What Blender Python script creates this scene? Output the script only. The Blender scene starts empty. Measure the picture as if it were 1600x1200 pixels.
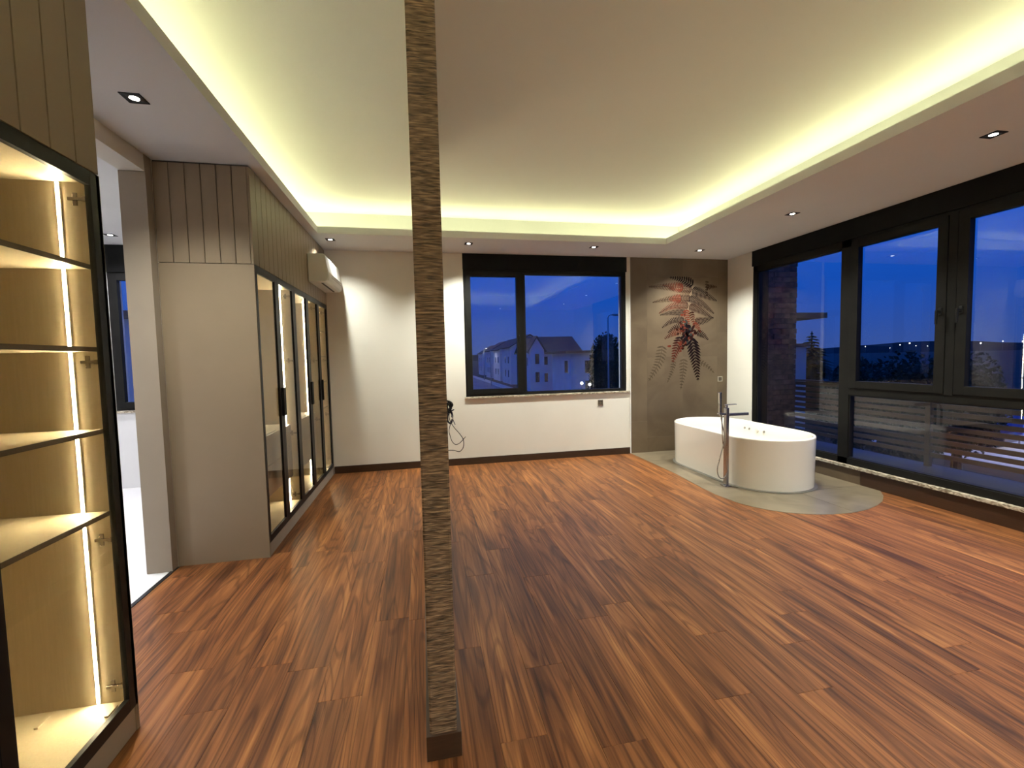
import bpy, bmesh, math, random
import numpy as np
from mathutils import Vector, Matrix

random.seed(7)
scene = bpy.context.scene
COL = scene.collection

# ------------------------------------------------------------------ camera
CAM_H = 1.55
F_PX, YAW, PITCH, ROLL = 691.1257, 0.198, 0.0592, 0.0221
fwd = Vector((math.sin(YAW) * math.cos(PITCH), math.cos(YAW) * math.cos(PITCH), -math.sin(PITCH)))
rgt = Vector((math.cos(YAW), -math.sin(YAW), 0.0))
dwn = fwd.cross(rgt)
r2 = rgt * math.cos(ROLL) + dwn * math.sin(ROLL)
d2 = dwn * math.cos(ROLL) - rgt * math.sin(ROLL)
cam_data = bpy.data.cameras.new('camera')
cam = bpy.data.objects.new('camera', cam_data)
COL.objects.link(cam)
cam_data.sensor_fit = 'HORIZONTAL'
cam_data.sensor_width = 36.0
cam_data.lens = F_PX * 36.0 / 1600.0
cam_data.clip_start = 0.05
cam_data.clip_end = 4000
m3 = Matrix((r2, -d2, -fwd)).transposed()
cam.matrix_world = Matrix.Translation((0, 0, CAM_H)) @ m3.to_4x4()
scene.camera = cam

# ------------------------------------------------------------------ dusk sky, exposure, light levels
COVE_L = 50.0        # radiance of the hidden cove strips
SPOT_W = 118.0        # each downlight
LED_L = 190.0         # wardrobe strips
world = bpy.data.worlds.new('dusk_sky')
scene.world = world
world.use_nodes = True
wn, wl = world.node_tree.nodes, world.node_tree.links
wn.clear()
w_out = wn.new('ShaderNodeOutputWorld')
w_bg = wn.new('ShaderNodeBackground')
w_tc = wn.new('ShaderNodeTexCoord')
w_sep = wn.new('ShaderNodeSeparateXYZ')
w_ramp = wn.new('ShaderNodeValToRGB')
w_noise = wn.new('ShaderNodeTexNoise')
w_mix = wn.new('ShaderNodeMixRGB')
w_mix.blend_type = 'MULTIPLY'
w_mix.inputs[0].default_value = 1.0
w_cr = wn.new('ShaderNodeValToRGB')
w_noise.inputs['Scale'].default_value = 2.2
w_noise.inputs['Detail'].default_value = 3
w_cr.color_ramp.elements[0].position = 0.3
w_cr.color_ramp.elements[0].color = (0.86, 0.87, 0.92, 1)
w_cr.color_ramp.elements[1].position = 0.75
w_cr.color_ramp.elements[1].color = (1.08, 1.06, 1.03, 1)
els = w_ramp.color_ramp.elements
els[0].position = 0.0
els[0].color = (0.026, 0.056, 0.20, 1)
els[1].position = 1.0
els[1].color = (0.005, 0.062, 0.40, 1)
e = els.new(0.12); e.color = (0.005, 0.050, 0.29, 1)
e = els.new(0.35); e.color = (0.006, 0.080, 0.47, 1)
wl.new(w_tc.outputs['Generated'], w_sep.inputs[0])
wl.new(w_sep.outputs['Z'], w_ramp.inputs[0])
wl.new(w_tc.outputs['Generated'], w_noise.inputs['Vector'])
wl.new(w_noise.outputs['Fac'], w_cr.inputs[0])
wl.new(w_ramp.outputs[0], w_mix.inputs[1])
wl.new(w_cr.outputs[0], w_mix.inputs[2])
wl.new(w_mix.outputs[0], w_bg.inputs['Color'])
w_bg.inputs['Strength'].default_value = 1.28
wl.new(w_bg.outputs[0], w_out.inputs['Surface'])
scene.view_settings.view_transform = 'Standard'
scene.view_settings.look = 'None'
scene.view_settings.gamma = 1.0
scene.view_settings.use_curve_mapping = False
scene.view_settings.exposure = 0.48
scene.cycles.max_bounces = 12
scene.cycles.transparent_max_bounces = 16
scene.cycles.sample_clamp_indirect = 6.0

# ------------------------------------------------------------------ main dimensions (metres)
YB = 6.423      # back wall
XR = 4.887      # window wall on the right
XW = -1.245     # wardrobe fronts
XL = -1.90      # left wall behind the wardrobes
XL2 = -2.06
YN = -0.90      # wall behind the viewer
HC = 3.055      # lowered ceiling
ZU = 3.45       # raised ceiling
TL, TR, TN, TB = -1.156, 3.323, -0.10, 5.611   # ceiling tray
ZG = -4.5       # street level outside

# ------------------------------------------------------------------ material helpers
MATS = {}


def principled(name, color, rough=0.5, metal=0.0, spec=0.5, coat=0.0):
    m = bpy.data.materials.new(name)
    m.use_nodes = True
    b = m.node_tree.nodes['Principled BSDF']
    b.inputs['Base Color'].default_value = (*color, 1)
    b.inputs['Roughness'].default_value = rough
    b.inputs['Metallic'].default_value = metal
    b.inputs['Specular IOR Level'].default_value = spec
    b.inputs['Coat Weight'].default_value = coat
    MATS[name] = m
    return m


def noisy(name, c1, c2, scale=(1, 1, 1), nscale=5.0, detail=4, rough=0.5, spec=0.5, metal=0.0, bump=0.0,
          lo=0.35, hi=0.65, rnd=False, distortion=0.0, coat=0.0):
    """Principled with base colour moving between two colours over stretched noise, optional bump."""
    m = principled(name, c1, rough, metal, spec, coat)
    nt = m.node_tree
    n, l = nt.nodes, nt.links
    b = n['Principled BSDF']
    tc = n.new('ShaderNodeTexCoord')
    mp = n.new('ShaderNodeMapping')
    mp.inputs['Scale'].default_value = scale
    l.new(tc.outputs['Object'], mp.inputs['Vector'])
    src = mp.outputs[0]
    if rnd:
        oi = n.new('ShaderNodeObjectInfo')
        mul = n.new('ShaderNodeMath'); mul.operation = 'MULTIPLY'; mul.inputs[1].default_value = 53.7
        l.new(oi.outputs['Random'], mul.inputs[0])
        ad = n.new('ShaderNodeVectorMath'); ad.operation = 'ADD'
        l.new(src, ad.inputs[0]); l.new(mul.outputs[0], ad.inputs[1])
        src = ad.outputs[0]
    ns = n.new('ShaderNodeTexNoise')
    ns.inputs['Scale'].default_value = nscale
    ns.inputs['Detail'].default_value = detail
    ns.inputs['Distortion'].default_value = distortion
    l.new(src, ns.inputs['Vector'])
    rp = n.new('ShaderNodeValToRGB')
    rp.color_ramp.elements[0].position = lo
    rp.color_ramp.elements[0].color = (*c1, 1)
    rp.color_ramp.elements[1].position = hi
    rp.color_ramp.elements[1].color = (*c2, 1)
    l.new(ns.outputs['Fac'], rp.inputs[0])
    l.new(rp.outputs[0], b.inputs['Base Color'])
    if bump:
        bp = n.new('ShaderNodeBump')
        bp.inputs['Strength'].default_value = bump
        bp.inputs['Distance'].default_value = 0.01
        l.new(ns.outputs['Fac'], bp.inputs['Height'])
        l.new(bp.outputs[0], b.inputs['Normal'])
    return m


def emission(name, color, strength):
    m = bpy.data.materials.new(name)
    m.use_nodes = True
    nt = m.node_tree
    nt.nodes.clear()
    o = nt.nodes.new('ShaderNodeOutputMaterial')
    e = nt.nodes.new('ShaderNodeEmission')
    e.inputs['Color'].default_value = (*color, 1)
    e.inputs['Strength'].default_value = strength
    nt.links.new(e.outputs[0], o.inputs[0])
    MATS[name] = m
    return m


def glass(name, tint, gain=0.045, rough=0.0):
    """Thin pane: clear straight-through view plus the mirror image a pane gives."""
    m = bpy.data.materials.new(name)
    m.use_nodes = True
    nt = m.node_tree
    nt.nodes.clear()
    n, l = nt.nodes, nt.links
    o = n.new('ShaderNodeOutputMaterial')
    t = n.new('ShaderNodeBsdfTransparent')
    t.inputs['Color'].default_value = (*tint, 1)
    g = n.new('ShaderNodeBsdfGlossy')
    g.inputs['Roughness'].default_value = rough
    fr = n.new('ShaderNodeLayerWeight')          # Schlick curve, the same from both faces of the pane
    fr.inputs['Blend'].default_value = 0.5
    pw = n.new('ShaderNodeMath'); pw.operation = 'POWER'; pw.inputs[1].default_value = 5.0
    mu = n.new('ShaderNodeMath'); mu.operation = 'MULTIPLY_ADD'; mu.inputs[1].default_value = 0.95; mu.inputs[2].default_value = gain; mu.use_clamp = True
    mx = n.new('ShaderNodeMixShader')
    l.new(fr.outputs['Facing'], pw.inputs[0])
    l.new(pw.outputs[0], mu.inputs[0])
    l.new(mu.outputs[0], mx.inputs[0])
    l.new(t.outputs[0], mx.inputs[1])
    l.new(g.outputs[0], mx.inputs[2])
    l.new(mx.outputs[0], o.inputs[0])
    MATS[name] = m
    return m


def floor_wood():
    m = principled('walnut_plank', (0.2, 0.09, 0.04), 0.46, 0, 0.2)
    nt = m.node_tree
    n, l = nt.nodes, nt.links
    b = n['Principled BSDF']
    tc = n.new('ShaderNodeTexCoord')
    oi = n.new('ShaderNodeObjectInfo')
    off = n.new('ShaderNodeMath'); off.operation = 'MULTIPLY'; off.inputs[1].default_value = 97.3
    l.new(oi.outputs['Random'], off.inputs[0])
    ad = n.new('ShaderNodeVectorMath'); ad.operation = 'ADD'
    l.new(tc.outputs['Object'], ad.inputs[0]); l.new(off.outputs[0], ad.inputs[1])

    def mapped(sx, sy, sz=1.0):
        mp = n.new('ShaderNodeMapping')
        mp.inputs['Scale'].default_value = (sx, sy, sz)
        l.new(ad.outputs[0], mp.inputs['Vector'])
        return mp.outputs[0]

    def noise(vec, scale, detail, dist=0.0, rough=0.55):
        t = n.new('ShaderNodeTexNoise')
        t.inputs['Scale'].default_value = scale
        t.inputs['Detail'].default_value = detail
        t.inputs['Distortion'].default_value = dist
        t.inputs['Roughness'].default_value = rough
        l.new(vec, t.inputs['Vector'])
        return t.outputs['Fac']
    broad = noise(mapped(11.0, 0.75), 1.0, 3.0, 0.9)           # wide light and dark streaks
    fine = noise(mapped(70.0, 1.6), 1.0, 4.0, 0.3)             # fibre
    # growth rings: contour lines of a soft stretched field
    ringf = noise(mapped(5.0, 0.42), 1.0, 1.0, 0.5)
    rm = n.new('ShaderNodeMath'); rm.operation = 'MULTIPLY'; rm.inputs[1].default_value = 95.0
    l.new(ringf, rm.inputs[0])
    rs = n.new('ShaderNodeMath'); rs.operation = 'SINE'
    l.new(rm.outputs[0], rs.inputs[0])
    rr = n.new('ShaderNodeMapRange')
    rr.inputs['From Min'].default_value = 0.35; rr.inputs['From Max'].default_value = 1.0
    rr.inputs['To Min'].default_value = 0.0; rr.inputs['To Max'].default_value = 1.0
    l.new(rs.outputs[0], rr.inputs['Value'])
    mixf = n.new('ShaderNodeMixRGB'); mixf.inputs[0].default_value = 0.30
    l.new(broad, mixf.inputs[1]); l.new(fine, mixf.inputs[2])
    rp = n.new('ShaderNodeValToRGB')
    el = rp.color_ramp.elements
    el[0].position = 0.33; el[0].color = (0.055, 0.019, 0.008, 1)
    el[1].position = 0.72; el[1].color = (0.43, 0.190, 0.062, 1)
    q = el.new(0.44); q.color = (0.130, 0.045, 0.0145, 1)
    q = el.new(0.53); q.color = (0.205, 0.076, 0.024, 1)
    q = el.new(0.62); q.color = (0.290, 0.116, 0.037, 1)
    l.new(mixf.outputs[0], rp.inputs[0])
    dk = n.new('ShaderNodeMixRGB'); dk.blend_type = 'MULTIPLY'
    gate = n.new('ShaderNodeMath'); gate.operation = 'MULTIPLY'; gate.inputs[1].default_value = 0.55
    l.new(rr.outputs[0], gate.inputs[0])
    l.new(gate.outputs[0], dk.inputs[0])
    l.new(rp.outputs[0], dk.inputs[1])
    dk.inputs[2].default_value = (0.34, 0.27, 0.24, 1)
    vein = noise(mapped(120.0, 1.1), 1.0, 2.0, 0.4)
    vr = n.new('ShaderNodeMapRange')
    vr.inputs['From Min'].default_value = 0.60; vr.inputs['From Max'].default_value = 0.70
    vr.inputs['To Min'].default_value = 0.0; vr.inputs['To Max'].default_value = 0.6
    l.new(vein, vr.inputs['Value'])
    dv = n.new('ShaderNodeMixRGB'); dv.blend_type = 'MULTIPLY'
    dv.inputs[2].default_value = (0.30, 0.22, 0.18, 1)
    l.new(vr.outputs[0], dv.inputs[0]); l.new(dk.outputs[0], dv.inputs[1])
    # each board a little lighter or darker than its neighbour
    pr = n.new('ShaderNodeMapRange')
    pr.inputs['To Min'].default_value = 0.92; pr.inputs['To Max'].default_value = 1.10
    l.new(oi.outputs['Random'], pr.inputs['Value'])
    sc = n.new('ShaderNodeVectorMath'); sc.operation = 'SCALE'
    l.new(dv.outputs[0], sc.inputs[0]); l.new(pr.outputs[0], sc.inputs['Scale'])
    l.new(sc.outputs[0], b.inputs['Base Color'])
    bp = n.new('ShaderNodeBump'); bp.inputs['Strength'].default_value = 0.06; bp.inputs['Distance'].default_value = 0.004
    l.new(fine, bp.inputs['Height']); l.new(bp.outputs[0], b.inputs['Normal'])
    return m


def bark_clad():
    """Dark timber cladding with tight wavy horizontal ribs."""
    m = principled('ribbed_timber', (0.12, 0.07, 0.04), 0.7, 0, 0.35)
    nt = m.node_tree
    n, l = nt.nodes, nt.links
    b = n['Principled BSDF']
    tc = n.new('ShaderNodeTexCoord')
    mp = n.new('ShaderNodeMapping'); mp.inputs['Scale'].default_value = (15, 15, 150)
    l.new(tc.outputs['Object'], mp.inputs['Vector'])
    ns = n.new('ShaderNodeTexNoise'); ns.inputs['Scale'].default_value = 1.0; ns.inputs['Detail'].default_value = 3.0
    ns.inputs['Distortion'].default_value = 0.5
    l.new(mp.outputs[0], ns.inputs['Vector'])
    rp = n.new('ShaderNodeValToRGB')
    el = rp.color_ramp.elements
    el[0].position = 0.34; el[0].color = (0.040, 0.024, 0.014, 1)
    el[1].position = 0.70; el[1].color = (0.34, 0.220, 0.128, 1)
    q = el.new(0.50); q.color = (0.150, 0.096, 0.056, 1)
    l.new(ns.outputs['Fac'], rp.inputs[0])
    l.new(rp.outputs[0], b.inputs['Base Color'])
    bp = n.new('ShaderNodeBump'); bp.inputs['Strength'].default_value = 0.8; bp.inputs['Distance'].default_value = 0.006
    l.new(ns.outputs['Fac'], bp.inputs['Height']); l.new(bp.outputs[0], b.inputs['Normal'])
    return m


def vertex_print():
    m = principled('printed_glaze', (0.1, 0.05, 0.03), 0.7, 0, 0.05)
    n, l = m.node_tree.nodes, m.node_tree.links
    a = n.new('ShaderNodeVertexColor'); a.layer_name = 'ink'
    l.new(a.outputs['Color'], n['Principled BSDF'].inputs['Base Color'])
    return m


floor_wood(); bark_clad(); vertex_print()
noisy('plaster', (0.78, 0.75, 0.67), (0.82, 0.79, 0.71), nscale=1.5, rough=0.75, spec=0.2)
noisy('plaster_white', (0.78, 0.77, 0.76), (0.82, 0.81, 0.80), nscale=1.5, rough=0.75, spec=0.2)
noisy('ceiling_paint', (0.79, 0.81, 0.82), (0.82, 0.84, 0.85), nscale=0.8, rough=0.85, spec=0.15)
noisy('subfloor', (0.05, 0.03, 0.02), (0.06, 0.04, 0.03), rough=0.9)
noisy('dark_skirting', (0.030, 0.015, 0.008), (0.044, 0.021, 0.011), scale=(2, 2, 30), rough=0.4)
noisy('plinth_skirting', (0.034, 0.014, 0.007), (0.050, 0.021, 0.010), scale=(3, 1, 40), rough=0.4)
noisy('taupe_lacquer', (0.228, 0.171, 0.113), (0.245, 0.184, 0.123), scale=(1, 1, 1), nscale=2, rough=0.45, spec=0.3)
noisy('taupe_edge', (0.285, 0.232, 0.180), (0.305, 0.25, 0.195), nscale=3, rough=0.5, spec=0.3)
noisy('linen_board', (0.66, 0.56, 0.38), (0.70, 0.595, 0.41), scale=(40, 40, 2), nscale=3, rough=0.5, spec=0.3)
noisy('drawer_grey', (0.33, 0.30, 0.25), (0.36, 0.33, 0.27), nscale=4, rough=0.4)
noisy('shelf_edge', (0.14, 0.125, 0.10), (0.17, 0.15, 0.12), nscale=4, rough=0.5)
noisy('black_metal', (0.008, 0.008, 0.008), (0.011, 0.011, 0.011), nscale=8, rough=0.4, spec=0.2)
noisy('anthracite', (0.0085, 0.0082, 0.0075), (0.011, 0.0105, 0.0095), nscale=6, rough=0.5, spec=0.12)
noisy('shutter_black', (0.006, 0.006, 0.006), (0.008, 0.008, 0.0075), nscale=4, rough=0.6, spec=0.1)
noisy('wall_tile_stone', (0.100, 0.070, 0.043), (0.142, 0.102, 0.063), nscale=1.7, detail=7, rough=0.38, spec=0.45, rnd=True, distortion=0.8)
noisy('floor_tile_stone', (0.108, 0.083, 0.053), (0.180, 0.142, 0.094), scale=(1, 1, 1), nscale=2.2, detail=8, rough=0.28, spec=0.5, rnd=True, distortion=1.6, lo=0.3, hi=0.62)
noisy('grout', (0.42, 0.37, 0.30), (0.47, 0.42, 0.34), rough=0.9)
noisy('white_tile', (0.72, 0.71, 0.71), (0.78, 0.77, 0.77), nscale=1.2, rough=0.2)
noisy('marble', (0.16, 0.125, 0.085), (0.62, 0.54, 0.42), scale=(9, 9, 22), nscale=1.4, detail=7, rough=0.25, distortion=2.0, lo=0.36, hi=0.66)
noisy('acrylic', (0.85, 0.80, 0.70), (0.87, 0.82, 0.72), nscale=1, rough=0.10, spec=0.5, coat=0.3)
noisy('ac_plastic', (0.80, 0.79, 0.75), (0.82, 0.81, 0.77), nscale=2, rough=0.35)
noisy('slot_dark', (0.03, 0.028, 0.025), (0.04, 0.037, 0.033), rough=0.7)
noisy('brushed_steel', (0.42, 0.40, 0.38), (0.50, 0.48, 0.46), scale=(80, 80, 2), nscale=4, rough=0.22, metal=1.0)
noisy('ring_grey', (0.18, 0.165, 0.14), (0.21, 0.19, 0.16), rough=0.5)
noisy('socket_bronze', (0.11, 0.085, 0.06), (0.13, 0.10, 0.07), rough=0.4, metal=0.3)
noisy('cable_violet', (0.012, 0.010, 0.030), (0.018, 0.014, 0.045), rough=0.5)
noisy('cable_black', (0.015, 0.013, 0.012), (0.02, 0.017, 0.015), rough=0.5)
glass('window_pane', (0.95, 0.965, 0.975), 0.055)
glass('bronze_pane', (0.93, 0.905, 0.85), 0.035)
emission('cove_emitter', (1.0, 0.955, 0.48), COVE_L)
emission('led_emitter', (1.0, 0.89, 0.60), LED_L)
emission('lamp_emitter', (1.0, 0.93, 0.82), 14.0)
emission('lamp_emitter_cool', (0.92, 0.94, 1.0), 14.0)
# outdoors
noisy('house_render', (0.62, 0.60, 0.58), (0.70, 0.68, 0.66), nscale=0.6, rough=0.85)
noisy('house_beige', (0.46, 0.43, 0.38), (0.52, 0.48, 0.43), nscale=0.6, rough=0.85)
noisy('roof_tile', (0.055, 0.047, 0.045), (0.085, 0.070, 0.064), scale=(2, 2, 8), nscale=3, rough=0.8)
noisy('dark_window', (0.010, 0.012, 0.018), (0.016, 0.018, 0.025), rough=0.12)
noisy('soil', (0.012, 0.014, 0.010), (0.024, 0.024, 0.018), nscale=0.08, detail=6, rough=0.95)
noisy('hill_earth', (0.008, 0.009, 0.010), (0.013, 0.014, 0.015), nscale=0.01, rough=0.95)
noisy('asphalt', (0.20, 0.195, 0.19), (0.27, 0.26, 0.25), nscale=0.5, rough=0.9)
noisy('pale_concrete', (0.42, 0.41, 0.40), (0.52, 0.50, 0.48), nscale=0.5, rough=0.9)
noisy('leaf_dark', (0.010, 0.020, 0.008), (0.022, 0.036, 0.013), nscale=1.5, rough=0.8)
noisy('bark', (0.035, 0.025, 0.018), (0.06, 0.045, 0.03), scale=(4, 4, 1), rough=0.9)
noisy('clad_brick', (0.060, 0.034, 0.024), (0.17, 0.10, 0.07), nscale=6, rough=0.85, rnd=True)
noisy('slat_wood', (0.075, 0.052, 0.034), (0.105, 0.074, 0.048), scale=(3, 3, 30), nscale=2, rough=0.6, rnd=True)
noisy('balcony_stone', (0.05, 0.047, 0.044), (0.075, 0.07, 0.065), nscale=1.2, rough=0.5)
noisy('galvanised', (0.30, 0.30, 0.30), (0.36, 0.36, 0.36), rough=0.5, metal=0.4)
noisy('car_paint', (0.020, 0.018, 0.018), (0.026, 0.023, 0.022), rough=0.25, coat=0.5)
noisy('rubber', (0.010, 0.010, 0.010), (0.014, 0.014, 0.014), rough=0.8)
noisy('sign_red', (0.45, 0.04, 0.03), (0.52, 0.06, 0.04), rough=0.6)
noisy('sign_blue', (0.03, 0.09, 0.42), (0.05, 0.12, 0.5), rough=0.6)
emission('far_lamp', (1.0, 0.93, 0.82), 7.0)
emission('garden_lamp', (1.0, 0.96, 0.9), 5.0)
emission('tail_red', (1.0, 0.10, 0.05), 1.2)

# ------------------------------------------------------------------ mesh helpers


def make(name, bm, mat, parent=None, smooth=False, bevel=0.0, seg=2):
    me = bpy.data.meshes.new(name)
    bmesh.ops.recalc_face_normals(bm, faces=bm.faces)
    bm.to_mesh(me); bm.free()
    if mat:
        me.materials.append(MATS[mat])
    if smooth:
        for p in me.polygons:
            p.use_smooth = True
    o = bpy.data.objects.new(name, me)
    COL.objects.link(o)
    if parent:
        o.parent = parent
    if bevel:
        md = o.modifiers.new('bevel', 'BEVEL')
        md.width = bevel; md.segments = seg; md.limit_method = 'ANGLE'
    return o


def box(bm, x0, x1, y0, y1, z0, z1):
    x0, x1 = min(x0, x1), max(x0, x1); y0, y1 = min(y0, y1), max(y0, y1); z0, z1 = min(z0, z1), max(z0, z1)
    v = [bm.verts.new((x, y, z)) for z in (z0, z1) for y in (y0, y1) for x in (x0, x1)]
    for q in ((0, 2, 3, 1), (4, 5, 7, 6), (0, 1, 5, 4), (2, 6, 7, 3), (0, 4, 6, 2), (1, 3, 7, 5)):
        bm.faces.new([v[i] for i in q])


def boxes(*bs):
    bm = bmesh.new()
    for b in bs:
        box(bm, *b)
    return bm


def bx(name, mat, parent, *bs, bevel=0.0, smooth=False):
    return make(name, boxes(*bs), mat, parent, bevel=bevel, smooth=smooth)


def ring_box(a, b, c, d, w, wz=None):
    """Rectangular ring as four bars in the plane (u: a..b, z: c..d), returns bars (u0,u1,z0,z1)."""
    wz = wz or w
    return [(a, a + w, c, d), (b - w, b, c, d), (a + w, b - w, c, c + wz), (a + w, b - w, d - wz, d)]


def tube(bm, pts, r, n=8, closed=False):
    pts = [Vector(p) for p in pts]
    rings = []
    t0 = (pts[1] - pts[0]).normalized()
    up = Vector((0, 0, 1)) if abs(t0.z) < 0.9 else Vector((1, 0, 0))
    nrm = t0.cross(up).normalized()
    N = len(pts)
    for i, p in enumerate(pts):
        if closed:
            t = (pts[(i + 1) % N] - pts[i - 1]).normalized()
        elif i == 0:
            t = t0
        elif i == N - 1:
            t = (pts[-1] - pts[-2]).normalized()
        else:
            t = (pts[i + 1] - pts[i - 1]).normalized()
        nrm = (nrm - t * nrm.dot(t)).normalized()
        bn = t.cross(nrm)
        rr = r[i] if isinstance(r, (list, tuple)) else r
        rings.append([bm.verts.new(p + (nrm * math.cos(2 * math.pi * k / n) + bn * math.sin(2 * math.pi * k / n)) * rr) for k in range(n)])
    for i in range(N if closed else N - 1):
        A, B = rings[i], rings[(i + 1) % N]
        for k in range(n):
            bm.faces.new((A[k], A[(k + 1) % n], B[(k + 1) % n], B[k]))
    if not closed:
        bm.faces.new(rings[0][::-1]); bm.faces.new(rings[-1])


def smooth_path(pts, k=6):
    pts = [Vector(p) for p in pts]
    out = []
    P = [pts[0]] + pts + [pts[-1]]
    for i in range(1, len(P) - 2):
        for j in range(k):
            t = j / k
            a, b, c, d = P[i - 1], P[i], P[i + 1], P[i + 2]
            out.append(0.5 * ((2 * b) + (c - a) * t + (2 * a - 5 * b + 4 * c - d) * t * t + (3 * b - a - 3 * c + d) * t ** 3))
    out.append(pts[-1])
    return out


def cyl(bm, c, axis, r, h, n=20, r_top=None):
    c = Vector(c); a = Vector(axis).normalized()
    u = a.orthogonal().normalized(); w = a.cross(u)
    r_top = r if r_top is None else r_top
    A = [bm.verts.new(c + (u * math.cos(2 * math.pi * k / n) + w * math.sin(2 * math.pi * k / n)) * r) for k in range(n)]
    B = [bm.verts.new(c + a * h + (u * math.cos(2 * math.pi * k / n) + w * math.sin(2 * math.pi * k / n)) * r_top) for k in range(n)]
    for k in range(n):
        bm.faces.new((A[k], A[(k + 1) % n], B[(k + 1) % n], B[k]))
    bm.faces.new(A[::-1]); bm.faces.new(B)


def prism(bm, poly, z0, z1):
    A = [bm.verts.new((x, y, z0)) for x, y in poly]
    B = [bm.verts.new((x, y, z1)) for x, y in poly]
    n = len(poly)
    for k in range(n):
        bm.faces.new((A[k], A[(k + 1) % n], B[(k + 1) % n], B[k]))
    bm.faces.new(A[::-1]); bm.faces.new(B)


def empty(name, loc=(0, 0, 0)):
    o = bpy.data.objects.new(name, None)
    o.empty_display_size = 0.1
    o.location = loc
    COL.objects.link(o)
    return o


def tag(o, label=None, cat=None, group=None, kind=None):
    if label: o['label'] = label
    if cat: o['category'] = cat
    if group: o['group'] = group
    if kind: o['kind'] = kind
    return o


def structure(o, label=None):
    o['kind'] = 'structure'
    if label: o['label'] = label
    return o


def copy_tree(o, parent=None):
    c = o.copy()
    COL.objects.link(c)
    c.parent = parent
    for ch in o.children:
        copy_tree(ch, c)
    return c


# ------------------------------------------------------------------ floor and planks
floor = structure(bx('floor', 'subfloor', None, (XL, XR + 0.1, YN, YB, -0.15, -0.012)),
                  'floor of walnut planks running towards the back window')
PW, PL = 0.1945, 1.40
TILE_OUT = [(3.172, YB), (3.172, 5.6), (3.172, 5.2), (3.145, 4.85), (3.115, 4.5), (3.105, 4.25), (3.14, 3.97), (3.20, 3.81), (3.28, 3.69), (3.38, 3.59),
            (3.49, 3.525), (3.62, 3.47), (3.76, 3.437), (3.90, 3.425), (4.04, 3.432), (4.20, 3.462), (4.39, 3.529), (4.57, 3.62), (4.74, 3.745), (XR, 3.90), (XR, YB)]


def in_poly(x, y, poly):
    c = False
    for i in range(len(poly)):
        (x1, y1), (x2, y2) = poly[i - 1], poly[i]
        if (y1 > y) != (y2 > y) and x < (x2 - x1) * (y - y1) / (y2 - y1) + x1:
            c = not c
    return c


plank_mesh = {}


def plank_obj(w, ln):
    key = (round(w, 3), round(ln, 3))
    if key in plank_mesh:
        o = bpy.data.objects.new('plank', plank_mesh[key]); COL.objects.link(o); o.parent = floor
        return o
    bm = bmesh.new()
    g, b = 0.0003, 0.0009
    zt, zb = 0.0, -0.012
    o_ = [(-w / 2 + g, -ln / 2 + g), (w / 2 - g, -ln / 2 + g), (w / 2 - g, ln / 2 - g), (-w / 2 + g, ln / 2 - g)]
    i_ = [(-w / 2 + g + b, -ln / 2 + g + b), (w / 2 - g - b, -ln / 2 + g + b), (w / 2 - g - b, ln / 2 - g - b), (-w / 2 + g + b, ln / 2 - g - b)]
    T = [bm.verts.new((x, y, zt)) for x, y in i_]
    M_ = [bm.verts.new((x, y, zt - 0.0012)) for x, y in o_]
    B = [bm.verts.new((x, y, zb)) for x, y in o_]
    bm.faces.new(T)
    for k in range(4):
        j = (k + 1) % 4
        bm.faces.new((M_[k], M_[j], T[j], T[k]))
        bm.faces.new((B[k], B[j], M_[j], M_[k]))
    o = make('plank', bm, 'walnut_plank', floor)
    plank_mesh[key] = o.data
    return o


rp_ = random.Random(3)
known = {6: 1.676, 9: 2.402, -6: 2.426, -5: 2.175, -1: 2.13, 12: 2.11, 11: 1.684, 15: 2.17, 19: 2.125, 17: 1.568, 22: 2.30, -7: 2.86, -2: 2.44}
ncol = int(math.ceil((XR - XL) / PW))
col0 = -round(1.345 / PW) - 3
k = 0
x = 0.451 - PW * 13
while x < XR:
    xa, xb = max(x, XL), min(x + PW, XR)
    if xb - xa > 0.02:
        ci = int(round((xa - 0.256) / PW)) + 6
        y = known.get(ci, rp_.uniform(0.9, 2.3))
        while y > YN: y -= PL
        while y < YB:
            ya, yb = max(y, YN), min(y + PL, YB)
            if yb - ya > 0.02:
                corners = [(xa, ya), (xb, ya), (xa, yb), (xb, yb), ((xa + xb) / 2, (ya + yb) / 2)]
                if not all(in_poly(p[0], p[1], TILE_OUT) or p[1] > YB - 0.01 and p[0] > 3.18 for p in corners):
                    o = plank_obj(xb - xa, yb - ya)
                    o.location = ((xa + xb) / 2, (ya + yb) / 2, 0)
            y += PL
    x += PW

# tiled surround of the bath
surround = structure(make('floor_tiled', (lambda b: (prism(b, TILE_OUT, -0.010, 0.0015), b)[1])(bmesh.new()), 'grout'),
                     'stone-coloured tiled floor patch with a rounded end under the bathtub')


def clip_rect(poly, x0, x1, y0, y1):
    def clip(p, f, inter):
        out = []
        for i in range(len(p)):
            a, b = p[i - 1], p[i]
            if f(b):
                if not f(a): out.append(inter(a, b))
                out.append(b)
            elif f(a):
                out.append(inter(a, b))
        return out
    ix = lambda X: (lambda a, b: (X, a[1] + (b[1] - a[1]) * (X - a[0]) / (b[0] - a[0])))
    iy = lambda Y: (lambda a, b: (a[0] + (b[0] - a[0]) * (Y - a[1]) / (b[1] - a[1]), Y))
    for f, i in ((lambda p: p[0] >= x0, ix(x0)), (lambda p: p[0] <= x1, ix(x1)), (lambda p: p[1] >= y0, iy(y0)), (lambda p: p[1] <= y1, iy(y1))):
        if poly: poly = clip(poly, f, i)
    return poly


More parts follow.
